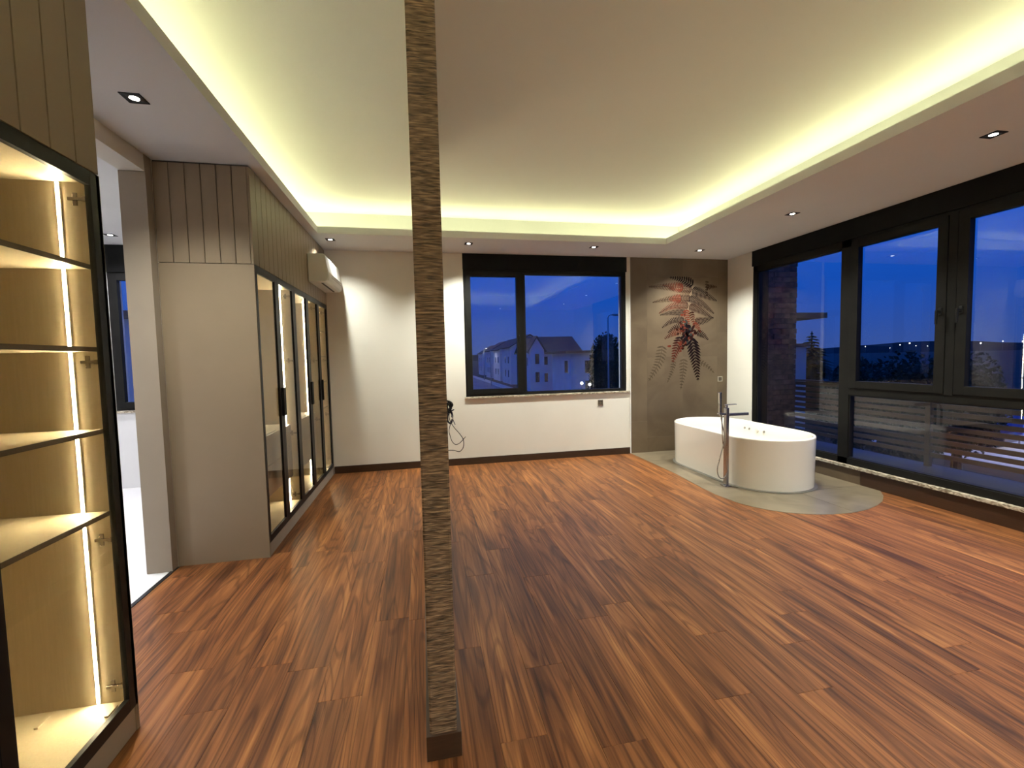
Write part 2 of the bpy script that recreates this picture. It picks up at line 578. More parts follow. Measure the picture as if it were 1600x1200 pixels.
for (xa, xb, ys) in ((2.9, 4.01, (3.2, 4.66, 5.86, YB)), (4.01, XR, (3.2, 4.105, 5.305, YB))):
    for ya, yb in zip(ys[:-1], ys[1:]):
        pg = clip_rect(TILE_OUT, xa + 0.0015, xb - 0.0015, ya + 0.0015, yb - 0.0015)
        bm = bmesh.new(); prism(bm, pg, -0.008, 0.003)
        make('floor_tile', bm, 'floor_tile_stone', surround)

# adjoining room floor, threshold strip
structure(bx('floor_dressing', 'white_tile', None, (-5.2, XL - 0.012, -0.9, YB, -0.15, -0.001)), 'white glossy floor of the adjoining room')
structure(bx('trim_1', 'black_metal', None, (XL - 0.012, XL + 0.016, 2.12, 3.76, -0.012, 0.004)), 'dark threshold strip between planks and white floor')

# ------------------------------------------------------------------ walls
WX0, WX1, WZ0 = 0.605, 3.115, 0.995          # back window opening
T = 0.27
wall_back = structure(bx('wall_back', 'plaster', None,
                         (XL2, WX0, YB, YB + T, 0, HC), (WX1, XR + 0.26, YB, YB + T, 0, HC), (WX0, WX1, YB, YB + T, 0, WZ0),
                         (WX0, WX1, YB + 0.2, YB + T, 2.83, HC)), 'cream plastered back wall around the window')
RY0, RY1 = 0.75, 5.85                         # right window run
wall_right = structure(bx('wall_right', 'plaster', None,
                          (XR, XR + 0.26, RY1, YB + 0.0, 0, HC), (XR, XR + 0.26, YN, RY0, 0, HC), (XR, XR + 0.26, RY0, RY1, 0, 0.17),
                          (XR + 0.2, XR + 0.26, RY0, RY1, 2.83, HC)), 'cream wall pier and low parapet of the window wall')
structure(bx('wall_near', 'plaster', None, (-5.2, XR + 0.26, YN - 0.2, YN, 0, ZU)), 'plain cream wall facing the back window')
# left wall with the opening to the next room
wall_left = structure(bx('wall_left', 'plaster', None,
                         (XL2, XL, YN, 2.10, 0, HC), (XL2, XL, 3.70, YB, 0, HC)), 'wall behind the wardrobes')
structure(bx('trim_2', 'plaster', None, (XL2, XL, 2.10, 3.70, 2.937, HC + 0.0)), 'cream header beam over the opening')
structure(bx('trim_3', 'taupe_edge', None, (XL2 - 0.005, XL - 0.004, 3.688, 3.70, 0, 2.935), (XL - 0.004, XL + 0.004, 3.688, 3.768, 0, HC)),
          'taupe jamb panel of the opening beside the wardrobe')
# adjoining room
structure(bx('wall_dressing_back', 'plaster_white', None,
             (-5.2, -3.80, YB, YB + T, 0, HC), (-2.55, XL2, YB, YB + T, 0, HC), (-3.80, -2.55, YB, YB + T, 0, 0.99), (-3.80, -2.55, YB + 0.2, YB + T, 2.7, HC)),
          'white window wall of the adjoining room')
structure(bx('wall_dressing_left', 'plaster_white', None, (-5.4, -5.2, YN, YB + T, 0, HC)), 'white side wall of the adjoining room')
structure(bx('ceiling_dressing', 'plaster_white', None, (-5.4, XL2, YN, YB + T, HC, HC + 0.05)), 'white ceiling of the adjoining room')

# baseboards
structure(bx('baseboard_back', 'dark_skirting', None, (XW + 0.002, 3.165, YB - 0.014, YB, 0, 0.10), bevel=0.002), 'dark brown skirting under the back window')
structure(bx('baseboard_right', 'plinth_skirting', None, (XR - 0.014, XR, YN, 4.115, 0, 0.168), bevel=0.002), 'dark wood skirting under the long marble sill')
structure(bx('baseboard_tiled', 'wall_tile_stone', None, (XR - 0.012, XR, 4.120, 5.28, 0.003, 0.168), (XR - 0.012, XR, 5.283, YB - 0.012, 0.003, 0.168), bevel=0.001),
          'stone tile skirting behind the bathtub')
structure(bx('baseboard_near', 'dark_skirting', None, (XW, XR, YN, YN + 0.014, 0, 0.10)))

# tiled panel of the back wall
zrows = {0: (0.003, 0.50, 1.77, HC), 1: (0.003, 0.24, 1.508, 2.776, HC), 2: (0.003, 0.24, 1.508, 2.776, HC), 3: (0.003, 0.62, 1.89, HC)}
xcols = (3.185, 3.463, 4.083, 4.703, XR)
bx('tile_backing', 'subfloor', wall_back, (3.186, XR, YB - 0.006, YB + 0.001, 0.003, HC))
for i in range(4):
    zs = zrows[i]
    for za, zb in zip(zs[:-1], zs[1:]):
        bx('wall_tile', 'wall_tile_stone', wall_back, (xcols[i] + 0.0005, xcols[i + 1] - 0.0005, YB - 0.012, YB - 0.001, za + 0.0005, zb - 0.0005))
bx('tile_edge_strip', 'plaster_white', wall_back, (3.176, 3.1852, YB - 0.013, YB, 0, HC))

# fern print glazed on the tiles
pv, pf, pc = [], [], []


def W(u, v):     # print sheet position to wall position
    return 3.505 + (0.15 * u - 14) * 0.01126, 2.776 - (0.15 * v - 12) * 0.0102


def leaflet(cx, cz, dx, dz, ln, wd, col, lay):
    y = YB - 0.0123 - 0.00004 * lay
    px_, pz_ = -dz, dx
    prof = ((0, 0.25), (0.25, 0.95), (0.55, 1.0), (0.82, 0.55), (1, 0.0))
    L, R = [], []
    for t, w in prof:
        bend = -0.16 * ln * t * t
        bxp, bzp = cx + dx * ln * t + px_ * bend * 0.4, cz + dz * ln * t + pz_ * bend * 0.4
        L.append((bxp + px_ * wd * w / 2, y, bzp + pz_ * wd * w / 2)); R.append((bxp - px_ * wd * w / 2, y, bzp - pz_ * wd * w / 2))
    pts = L + R[-2::-1]
    pts = [(p[0], p[1], min(p[2], 2.774)) for p in pts]
    b = len(pv)
    pv.extend(pts); pf.append(list(range(b, b + len(pts)))); pc.append(col)


def frond(path, n, ll, c0, c1, lay, slant=0.5, wid=0.66, taper=0.78):
    n = max(5, int(n * 0.9))
    pts = [Vector((*W(*p), 0)) for p in path]
    pts = smooth_path(pts, 12)
    seg = [0]
    for a, b in zip(pts[:-1], pts[1:]): seg.append(seg[-1] + (b - a).length)
    Ltot = seg[-1]
    rr = random.Random(lay * 13 + n)
    for i in range(n):
        t = (i + 0.3) / n
        s = t * Ltot
        j = max(k for k in range(len(seg)) if seg[k] <= s)
        j = min(j, len(pts) - 2)
        p = pts[j].lerp(pts[j + 1], (s - seg[j]) / max(1e-6, seg[j + 1] - seg[j]))
        d = (pts[j + 1] - pts[j]).normalized()
        ln = ll * (1 - t) ** taper * (0.75 + 0.25 * min(1, t * 6)) + 0.012
        wd = Ltot / n * wid * (0.6 + 0.5 * (1 - t))
        col = [c0[q] + (c1[q] - c0[q]) * t for q in range(3)]
        f = 0.8 + 0.4 * rr.random()
        col = [q * f for q in col]
        for sgn in (-1, 1):
            nx, nz = -d.y * sgn, d.x * sgn
            ex, ez = nx + d.x * slant, nz + d.y * slant
            m_ = math.hypot(ex, ez)
            leaflet(p.x, p.y, ex / m_, ez / m_, ln, wd, col, lay)
    # rib
    for a, b in zip(pts[:-1], pts[1:]):
        d = (b - a); m_ = max(1e-6, d.length)
        leaflet(a.x, a.y, d.x / m_, d.y / m_, m_ * 1.3, 0.008, [q * 0.7 for q in c0], lay + 1)


DKR, DK, RED, TAN, BRN, GHO = (0.016, 0.005, 0.005), (0.006, 0.0035, 0.005), (0.120, 0.026, 0.015), (0.055, 0.028, 0.015), (0.026, 0.009, 0.007), (0.080, 0.059, 0.039)
GH2 = (0.090, 0.068, 0.046)
# pale ghost fronds first
frond([(225, 790), (190, 960), (85, 1150)], 14, 0.11, GHO, GH2, 1, 0.4, 0.5, 0.6)
frond([(345, 950), (320, 1060), (275, 1175)], 10, 0.05, GHO, GH2, 1, 0.4, 0.5)
frond([(445, 930), (440, 1060), (415, 1250)], 12, 0.09, GHO, GH2, 1, 0.4, 0.5)
frond([(600, 960), (690, 1010), (770, 1090)], 8, 0.05, GHO, GH2, 1, 0.4, 0.5)
frond([(690, 120), (685, 200), (690, 285)], 7, 0.03, GHO, BRN, 1)
frond([(680, 190), (740, 180), (795, 185)], 8, 0.045, BRN, TAN, 2)
# main fronds
frond([(530, 215), (330, 190), (90, 190)], 30, 0.115, BRN, TAN, 3)
frond([(440, 200), (330, 185), (225, 170)], 14, 0.10, RED, BRN, 4)
frond([(530, 215), (650, 260), (795, 330)], 22, 0.105, DK, DKR, 5)
frond([(545, 165), (430, 110), (300, 92)], 13, 0.10, DK, DK, 5)
frond([(515, 305), (320, 310), (125, 348)], 27, 0.085, DKR, TAN, 6)
frond([(420, 310), (350, 310), (290, 315)], 9, 0.09, RED, RED, 7)
frond([(500, 300), (620, 350), (765, 462)], 24, 0.088, DK, BRN, 8)
frond([(495, 380), (330, 385), (190, 460)], 24, 0.085, BRN, RED, 9)
frond([(500, 385), (610, 425), (750, 510)], 22, 0.085, BRN, DKR, 10)
frond([(470, 455), (330, 452), (200, 477)], 24, 0.070, DK, DKR, 11)
frond([(560, 545), (660, 535), (762, 503)], 16, 0.080, DKR, DK, 12)
frond([(450, 530), (330, 535), (220, 607)], 18, 0.070, DK, BRN, 13)
frond([(440, 590), (360, 600), (280, 660)], 12, 0.055, DKR, DKR, 14)
frond([(420, 640), (330, 670), (245, 722)], 13, 0.070, RED, DKR, 15)
frond([(580, 660), (640, 680), (705, 738)], 11, 0.070, DK, DKR, 16)
frond([(545, 560), (590, 600), (625, 660)], 9, 0.055, RED, RED, 16)
frond([(420, 700), (370, 820), (330, 965)], 12, 0.125, DK, RED, 17, 0.75, 0.75, 0.7)
frond([(530, 720), (560, 880), (598, 1165)], 16, 0.165, DK, DKR, 18, 0.8, 0.75, 0.7)
frond([(470, 420), (480, 500), (500, 580)], 8, 0.075, RED, RED, 19)
frond([(520, 440), (540, 520), (560, 600)], 8, 0.06, BRN, RED, 19)
rr = random.Random(5)
for i in range(60):
    a = rr.uniform(0, 6.28); q = rr.random() ** 0.6
    cx, cz = W(490 + 68 * q * math.cos(a), 655 + 95 * q * math.sin(a))
    an = rr.uniform(0, 6.28)
    leaflet(cx, cz, math.cos(an), math.sin(an), rr.uniform(0.05, 0.1), 0.045, rr.choice([DK, DK, DK, DKR, BRN, RED, (0.03, 0.033, 0.03)]), 20 + i % 10)
for i in range(26):
    cx, cz = W(rr.gauss(425, 35), rr.gauss(640, 60) if i % 2 else rr.gauss(790, 35))
    an = rr.uniform(0, 6.28)
    leaflet(cx, cz, math.cos(an), math.sin(an), rr.uniform(0.04, 0.08), 0.035, rr.choice([RED, RED, BRN, DKR]), 30)
me = bpy.data.meshes.new('fern_print')
me.from_pydata(pv, [], pf)
ca = me.color_attributes.new('ink', 'FLOAT_COLOR', 'CORNER')
li = 0
for p, c in zip(me.polygons, pc):
    for _ in range(p.loop_total):
        ca.data[li].color = (c[0], c[1], c[2], 1); li += 1
me.materials.append(MATS['printed_glaze'])
fern = bpy.data.objects.new('fern_print', me)
COL.objects.link(fern); fern.parent = wall_back
fern['label'] = 'dark red and black fern fronds printed on the tiles'

# ------------------------------------------------------------------ partition in ribbed timber


def ribs():
    """Front face with real ribs; sides and back flat."""
    rng = np.random.RandomState(11)
    x0, x1, y0, y1, z0, z1 = -0.0203, 0.0843, 1.6654, 4.30, 0.0, ZU
    nx, nz = 15, 1150
    lat = rng.rand(420, 8)
    lat2 = rng.rand(1200, 10)
    xs = np.linspace(0, 1, nx); zs = np.linspace(0, 1, nz)
    X, Z = np.meshgrid(xs, zs)

    def vn(l, u, v):
        H, Wd = l.shape
        iu = np.clip(np.floor(u).astype(int), 0, Wd - 2); iv = np.clip(np.floor(v).astype(int), 0, H - 2)
        fu, fv = u - iu, v - iv
        fu = fu * fu * (3 - 2 * fu); fv = fv * fv * (3 - 2 * fv)
        return (l[iv, iu] * (1 - fu) + l[iv, iu + 1] * fu) * (1 - fv) + (l[iv + 1, iu] * (1 - fu) + l[iv + 1, iu + 1] * fu) * fv
    warp = vn(rng.rand(60, 6), X * 3, Z * 50) * 1.6
    h = vn(lat, X * 2.2, Z * 350 + warp) * 0.7 + vn(lat2, X * 5, Z * 900 + warp * 2) * 0.3
    h = h ** 1.4
    verts = []
    for j in range(nz):
        for i in range(nx):
            edge = min(i, nx - 1 - i)
            dy = -0.006 * h[j, i] if edge > 0 else 0.0
            verts.append((x0 + (x1 - x0) * xs[i], y0 + 0.004 + dy, z0 + (z1 - z0) * zs[j]))
    faces = [(j * nx + i, j * nx + i + 1, (j + 1) * nx + i + 1, (j + 1) * nx + i) for j in range(nz - 1) for i in range(nx - 1)]
    b = len(verts)
    verts += [(x0, y1, z0), (x1, y1, z0), (x1, y1, z1), (x0, y1, z1)]
    left = [j * nx for j in range(nz)]; right = [j * nx + nx - 1 for j in range(nz)]
    faces.append([b, *left, b + 3]); faces.append([b + 1, b + 2, *right[::-1]])
    faces.append((b, b + 3, b + 2, b + 1))
    faces.append([b + 3, *[(nz - 1) * nx + i for i in range(nx)], b + 2])
    me = bpy.data.meshes.new('wall_partition')
    me.from_pydata(verts, [], faces)
    me.materials.append(MATS['ribbed_timber'])
    o = bpy.data.objects.new('wall_partition', me)
    COL.objects.link(o)
    return o


part = structure(ribs(), 'slim floor-to-ceiling partition clad in dark ribbed timber')
bx('baseboard', 'dark_skirting', part, (-0.034, 0.101, 1.655, 4.314, 0, 0.10), bevel=0.0015)

# ------------------------------------------------------------------ ceiling: lowered ring, lip, raised field, hidden cove strips
CV = 0.50
bm = bmesh.new()
LT, LZ = 0.016, 3.135
box(bm, XL2, XR + 0.26, TB + LT, YB + T, HC, HC + 0.016)
box(bm, XL2, XR + 0.26, YN - 0.2, TN - LT, HC, HC + 0.016)
box(bm, XL2, TL - LT, TN - LT, TB + LT, HC, HC + 0.016)
box(bm, TR + LT, XR + 0.26, TN - LT, TB + LT, HC, HC + 0.016)
box(bm, TL - CV - 0.1, TR + CV + 0.1, TN - CV - 0.1, TB + CV + 0.1, ZU, ZU + 0.05)
box(bm, TL - CV - 0.02, TL - CV, TN - CV, TB + CV, HC + 0.01, ZU)
box(bm, TR + CV, TR + CV + 0.02, TN - CV, TB + CV, HC + 0.01, ZU)
box(bm, TL - CV, TR + CV, TN - CV - 0.02, TN - CV, HC + 0.01, ZU)
box(bm, TL - CV, TR + CV, TB + CV, TB + CV + 0.02, HC + 0.01, ZU)
ceiling = structure(make('ceiling', bm, 'ceiling_paint'), 'tray ceiling with a lowered ring and raised glowing field')
bx('cove_lip', 'ceiling_paint', ceiling,
   (TL - LT, TL, TN - LT, TB + LT, HC, LZ), (TR, TR + LT, TN - LT, TB + LT, HC, LZ),
   (TL, TR, TB, TB + LT, HC, LZ), (TL, TR, TN - LT, TN, HC, LZ))
bx('cove_ledge', 'ceiling_paint', ceiling, (TL - CV, TL - LT, TN - CV, TB + CV, HC + 0.016, 3.108), (TR + LT, TR + CV, TN - CV, TB + CV, HC + 0.016, 3.108),
   (TL - LT, TR + LT, TB + LT, TB + CV, HC + 0.016, 3.108), (TL - LT, TR + LT, TN - CV, TN - LT, HC + 0.016, 3.108))
# strips sit at the back of the cove on a tilted channel and wash the raised field
e0, e1, s0, s1 = CV - 0.030, CV - 0.024, 3.120, 3.139
XA, XB, YA, YE = TL - CV + 0.06, TR + CV - 0.06, TN - CV + 0.06, TB + CV - 0.06
for q in (((TL - e0, YA, s0), (TL - e0, YE, s0), (TL - e1, YE, s1), (TL - e1, YA, s1)),
          ((TR + e0, YA, s0), (TR + e0, YE, s0), (TR + e1, YE, s1), (TR + e1, YA, s1)),
          ((XA, TB + e0, s0), (XB, TB + e0, s0), (XB, TB + e1, s1), (XA, TB + e1, s1)),
          ((XA, TN - e0, s0), (XB, TN - e0, s0), (XB, TN - e1, s1), (XA, TN - e1, s1))):
    bm = bmesh.new()
    bm.faces.new([bm.verts.new(p) for p in q])
    make('cove_led_strip', bm, 'cove_emitter', ceiling)

# ------------------------------------------------------------------ windows
sill_back = structure(bx('trim_4', 'marble', None, (0.585, 3.165, YB - 0.022, YB + 0.06, 0.966, 0.9948), bevel=0.003), 'thin veined marble sill of the back window')
sill_right = structure(bx('trim_5', 'marble', None, (XR - 0.035, XR + 0.02, YN + 0.0, RY1 + 0.0, 0.17, 0.205), bevel=0.004), 'long veined marble sill along the right window')


def bar_y(bars, x0, x1):      # bars in (y, z) for the right wall
    return [(x0, x1, a, b, c, d) for a, b, c, d in bars]


def bar_x(bars, y0, y1):      # bars in (x, z) for a back wall
    return [(a, b, y0, y1, c, d) for a, b, c, d in bars]


def back_window(name, x0, x1, split, z0, zb, label, handle=True):
    w = structure(empty(name, ((x0 + x1) / 2, YB + 0.05, z0)), label)
    mi = Matrix.Translation((-(x0 + x1) / 2, -(YB + 0.05), -z0))

    def add(nm, mat, *bs, bevel=0.0015, parent=w):
        o = bx(nm, mat, parent, *bs, bevel=bevel)
        if parent is w:
            o.data.transform(mi)
        else:
            o.data.transform(mi)
        return o
    fy0, fy1 = YB + 0.006, YB + 0.075
    add('frame', 'anthracite', *bar_x(ring_box(x0, x1, z0, zb, 0.045), fy0, fy1), (split - 0.03, split + 0.03, fy0, fy1, z0 + 0.045, zb - 0.045))
    sash = add('sash', 'anthracite', *bar_x(ring_box(x0 + 0.035, split - 0.012, z0 + 0.035, zb - 0.03, 0.07), fy0 - 0.012, fy1 - 0.02))
    add('glass_pane', 'window_pane', (x0 + 0.1, split - 0.08, YB + 0.036, YB + 0.040, z0 + 0.1, zb - 0.095), bevel=0, parent=sash)
    add('bead', 'black_metal', *bar_x(ring_box(split + 0.028, x1 - 0.043, z0 + 0.02, zb - 0.043, 0.03, 0.02), fy0 + 0.012, fy1))
    add('glass_pane', 'window_pane', (split + 0.05, x1 - 0.07, YB + 0.050, YB + 0.054, z0 + 0.035, zb - 0.06), bevel=0)
    if handle:
        hx = split - 0.045
        add('handle', 'black_metal', (hx - 0.013, hx + 0.013, fy0 - 0.022, fy0 - 0.012, 1.84, 1.91), (hx - 0.009, hx + 0.009, fy0 - 0.055, fy0 - 0.02, 1.865, 1.883),
            (hx - 0.009, hx + 0.009, fy0 - 0.066, fy0 - 0.052, 1.76, 1.885), bevel=0.003, parent=sash)
    add('shutter_box', 'shutter_black', (x0 - 0.003, x1 + 0.012, YB - 0.012, YB + 0.2, zb, HC - 0.002))
    return w


back_window('window_1', WX0, WX1, 1.463, WZ0, 2.83, 'black-framed window with roller shutter box on the back wall')
back_window('window_3', -3.80, -2.55, -3.60 + 0.42, 0.99, 2.72, 'black-framed window of the adjoining room seen through the opening')
structure(bx('trim_6', 'marble', None, (-3.82, -2.53, YB - 0.022, YB + 0.06, 0.962, 0.9898)), 'marble sill in the adjoining room')

w2 = structure(empty('window_2', (XR + 0.05, 3.3, 0.205)), 'long black-framed window wall with two casements and fixed panes')
mi2 = Matrix.Translation((-(XR + 0.05), -3.3, -0.205))


def add2(nm, mat, *bs, bevel=0.0015, parent=w2):
    o = bx(nm, mat, parent, *bs, bevel=bevel)
    o.data.transform(mi2)
    return o


fx0, fx1 = XR + 0.006, XR + 0.075
zb0, zt0 = 0.205, 2.83
add2('frame', 'anthracite',
     (fx0, fx1, RY0, RY1, zb0, zb0 + 0.075), (fx0, fx1, RY0, RY1, zt0 - 0.085, zt0),
     (fx0, fx1, RY1 - 0.085, RY1, zb0, zt0), (fx0, fx1, RY0, RY0 + 0.085, zb0, zt0),
     (fx0, fx1, 4.30, 4.425, zb0, zt0), (fx0, fx1, 2.155, 2.28, zb0, zt0), (fx0 - 0.010, fx1, 3.254, 3.326, 1.10, zt0 - 0.02),
     (fx0, fx1, 2.28, 4.30, 1.03, 1.13))
for (a, b, hs) in ((3.332, 4.292, -1), (2.288, 3.248, 1)):
    s = add2('sash', 'anthracite', *bar_y(ring_box(a, b, 1.115, zt0 - 0.035, 0.085, 0.08), fx0 - 0.014, fx1 - 0.02))
    add2('glass_pane', 'window_pane', (XR + 0.036, XR + 0.040, a + 0.08, b - 0.08, 1.19, zt0 - 0.11), bevel=0, parent=s)
    hy = (a + 0.042) if hs < 0 else (b - 0.042)
    add2('handle', 'black_metal', (fx0 - 0.024, fx0 - 0.014, hy - 0.014, hy + 0.014, 1.865, 1.935), (fx0 - 0.06, fx0 - 0.02, hy - 0.009, hy + 0.009, 1.89, 1.91),
         (fx0 - 0.072, fx0 - 0.056, hy - 0.009, hy + 0.009, 1.78, 1.912), bevel=0.003, parent=s)
add2('glass_pane', 'window_pane', (XR + 0.050, XR + 0.054, 4.42, RY1 - 0.08, zb0 + 0.07, zt0 - 0.08), bevel=0)
add2('glass_pane', 'window_pane', (XR + 0.050, XR + 0.054, RY0 + 0.08, 2.16, zb0 + 0.07, zt0 - 0.08), bevel=0)
add2('glass_pane', 'window_pane', (XR + 0.050, XR + 0.054, 2.275, 4.305, zb0 + 0.07, 1.035), bevel=0)
add2('bead', 'black_metal', *bar_y(ring_box(4.42, RY1 - 0.08, zb0 + 0.07, zt0 - 0.08, 0.018), fx0 + 0.012, fx1), *bar_y(ring_box(2.275, 4.305, zb0 + 0.07, 1.035, 0.018), fx0 + 0.012, fx1),
     *bar_y(ring_box(RY0 + 0.08, 2.16, zb0 + 0.07, zt0 - 0.08, 0.018), fx0 + 0.012, fx1))
add2('reveal_liner', 'anthracite', (fx1, XR + 0.262, RY1 - 0.012, RY1 - 0.001, zb0, zt0), (fx1, XR + 0.262, RY0 + 0.001, RY0 + 0.012, zb0, zt0), (fx1, XR + 0.262, RY0, RY1, zt0 - 0.012, zt0))
add2('shutter_box', 'shutter_black', (XR - 0.012, XR + 0.2, RY0 - 0.01, RY1 + 0.012, zt0, HC - 0.002))

# ------------------------------------------------------------------ wardrobes
ZD0, ZD1 = 0.108, 2.315


def make_wardrobe(name, BW):
    """Front plane at local x=0, back at x=-0.65; far end at local y=0; BW is the width of the single bay."""
    bnd = [0.0, -BW, -BW - 0.523, -BW - 1.046, -BW - 1.569, -BW - 2.092]
    WT = -bnd[-1]
    w = empty(name)
    d = XW - XL - 0.004
    # carcass
    bx('side_panel', 'taupe_lacquer', w, (-d, 0.0, -WT, -WT + 0.02, 0, ZD1 - 0.004), bevel=0.001)
    bx('side_panel', 'taupe_lacquer', w, (-d, 0.0, -0.02, 0.0, 0, ZD1 - 0.004), bevel=0.001)
    bx('plinth', 'taupe_edge', w, (-0.03, -0.004, -WT + 0.02, -0.02, 0, ZD0 - 0.003), bevel=0.001)
    bx('back_panel', 'linen_board', w, (-d, -d + 0.01, -WT + 0.02, -0.02, 0.12, 2.30))
    bx('bottom_panel', 'linen_board', w, (-d, -0.028, -WT + 0.02, -0.02, 0.112, 0.148))
    bx('top_panel', 'linen_board', w, (-d, -0.028, -WT + 0.02, -0.02, 2.272, 2.312))
    bx('cornice_box', 'slot_dark', w, (-d + 0.001, -0.019, -WT + 0.019, -0.0, ZD1, HC - 0.0145))
    # inner faces and dividers, each carrying its own light strip on the side that faces the room's near end
    for yy, dv in ((-0.035, 0.015), (bnd[1] - 0.015, 0.030), (bnd[3] - 0.015, 0.030)):
        bx('divider', 'linen_board', w, (-d + 0.01, -0.028, yy, yy + dv, 0.148, 2.272))
    bx('divider', 'linen_board', w, (-d + 0.01, -0.028, -WT + 0.02, -WT + 0.035, 0.148, 2.272))
    for yy, xo in ((-0.035, 0), (bnd[1] - 0.015, -0.042), (bnd[3] - 0.015, 0)):
        bx('light_channel', 'shelf_edge', w, (-0.131 + xo, -0.113 + xo, yy - 0.002, yy + 0.001, 0.150, 2.270))
        bx('led_strip', 'led_emitter', w, (-0.1265 + xo, -0.1175 + xo, yy - 0.0035, yy - 0.0018, 0.152, 2.268))
    # shelves of the single bay
    for z in (1.945, 1.620, 1.290, 0.952):
        s = bx('shelf', 'linen_board', w, (-d + 0.01, -0.034, bnd[1] + 0.015, -0.036, z - 0.009, z + 0.009))
        bx('edge_band', 'shelf_edge', s, (-0.034, -0.031, bnd[1] + 0.015, -0.036, z - 0.0092, z + 0.0092))
    # drawer stacks of the double bays
    for ya, yb in ((bnd[3] + 0.017, bnd[1] - 0.019), (bnd[5] + 0.039, bnd[3] - 0.019)):
        bx('drawer_case', 'drawer_grey', w, (-d + 0.01, -0.10, ya, yb, 0.40, 0.935))
        for za, zb in ((0.405, 0.665), (0.671, 0.930)):
            bx('drawer_front', 'drawer_grey', w, (-0.10, -0.082, ya + 0.004, yb - 0.004, za, zb), bevel=0.001)
        bx('hanging_rail', 'brushed_steel', w, (-0.34, -0.31, ya, yb, 2.14, 2.152))
    # clips lying on the bottom panel of the single bay
    for (cx, cy) in ((-0.275, -0.10), (-0.022 - 0.02, -0.095)):
        bx('clip', 'linen_board', w, (cx - 0.007, cx + 0.007, cy - 0.03, cy + 0.03, 0.148, 0.156), bevel=0.001)
    # doors
    for i in range(5):
        y1, y0 = bnd[i] - 0.0015, bnd[i + 1] + 0.0015
        fr = bx('door', 'black_metal', w, *[(-0.021, 0.0, a, b, c, e_) for a, b, c, e_ in ring_box(y0, y1, ZD0, ZD1 - 0.004, 0.052, 0.055)], bevel=0.0012)
        bx('glass_pane', 'bronze_pane', fr, (-0.012, -0.008, y0 + 0.048, y1 - 0.048, ZD0 + 0.05, ZD1 - 0.058))
        side = -1 if i in (0, 1 + 1 - 1) else 1
        left_handle = i in (0, 1, 3)
        hy = y0 + 0.016 if left_handle else y1 - 0.016
        bx('handle', 'black_metal', fr, (0.0, 0.024, hy - 0.012, hy + 0.012, 1.075, 1.330), bevel=0.005)
        hs = y1 - 0.052 if left_handle else y0 + 0.052
        sg = -1 if left_handle else 1
        for z in (2.205, 1.570, 0.845, 0.222):
            yy = hs if i != 0 else -0.037
            bx('hinge', 'brushed_steel', fr, (-0.085, -0.030, yy - 0.010, yy - 0.0005 if i == 0 else yy, z - 0.006, z + 0.006),
               (-0.070, -0.055, yy - 0.006, yy - 0.0005 if i == 0 else yy, z - 0.025, z + 0.025), (-0.036, -0.022, yy - 0.014, yy, z - 0.009, z + 0.009), bevel=0.001)
    # grooved boards above
    pb = round(WT / 0.1189)
    stp = WT / pb
    for k in range(pb):
        a = -WT + stp * k
        bx('panel_board', 'taupe_lacquer', w, (-0.018, 0.0, a + (0.0025 if k else 0), a + stp - 0.0035, ZD1, HC - 0.014), bevel=0.0012)
    sb = 6
    stp = (d - 0.018) / sb
    for k in range(sb):
        a = -d + stp * k
        bx('panel_board', 'taupe_lacquer', w, (a + 0.0025, a + stp - 0.0025, -WT, -WT + 0.018, ZD1, HC - 0.014), bevel=0.0012)
    bx('shadow_gap', 'slot_dark', w, (-d, -0.012, -WT + 0.012, -0.002, HC - 0.0135, HC - 0.0005))
    return w


far_w = make_wardrobe('wardrobe', 0.523)
far_w.location = (XW, 6.385, 0)
tag(far_w, 'taupe wardrobe with black-framed glass doors reaching the back wall below the air conditioner', 'wardrobe', 'glass-door wardrobes along the left wall')
near_w = make_wardrobe('wardrobe', 0.605)
near_w.location = (XW, 2.105, 0)
tag(near_w, 'lit glass-door wardrobe with open shelves cut off by the left edge of the photo', 'wardrobe', 'glass-door wardrobes along the left wall')
structure(bx('trim_7', 'taupe_edge', None, (XL, XW - 0.004, 6.387, YB, 0, HC - 0.012)), 'narrow taupe filler between wardrobe and back wall')

# ------------------------------------------------------------------ downlights
dl_root = empty('downlight')
bx('bezel', 'black_metal', dl_root, (-0.052, 0.052, -0.052, -0.034, -0.005, 0.0), (-0.052, 0.052, 0.034, 0.052, -0.005, 0.0), (-0.052, -0.034, -0.034, 0.034, -0.005, 0.0), (0.034, 0.052, -0.034, 0.034, -0.005, 0.0), bevel=0.001)
bm = bmesh.new(); cyl(bm, (0, 0, -0.0035), (0, 0, 1), 0.024, 0.003, 24)
bx('gimbal', 'slot_dark', dl_root, (-0.034, 0.034, -0.034, 0.034, -0.002, 0.0))
make('lamp_lens', bm, 'lamp_emitter', dl_root)
lens_cool = MATS['lamp_emitter_cool']


def spot(parent, power, color, angle=math.radians(125), blend=1.0):
    ld = bpy.data.lights.new('lamp_beam', 'SPOT')
    ld.energy = power; ld.color = color; ld.spot_size = angle; ld.spot_blend = blend; ld.shadow_soft_size = 0.03
    o = bpy.data.objects.new('lamp_beam', ld)
    COL.objects.link(o); o.parent = parent; o.location = (0, 0, -0.012)


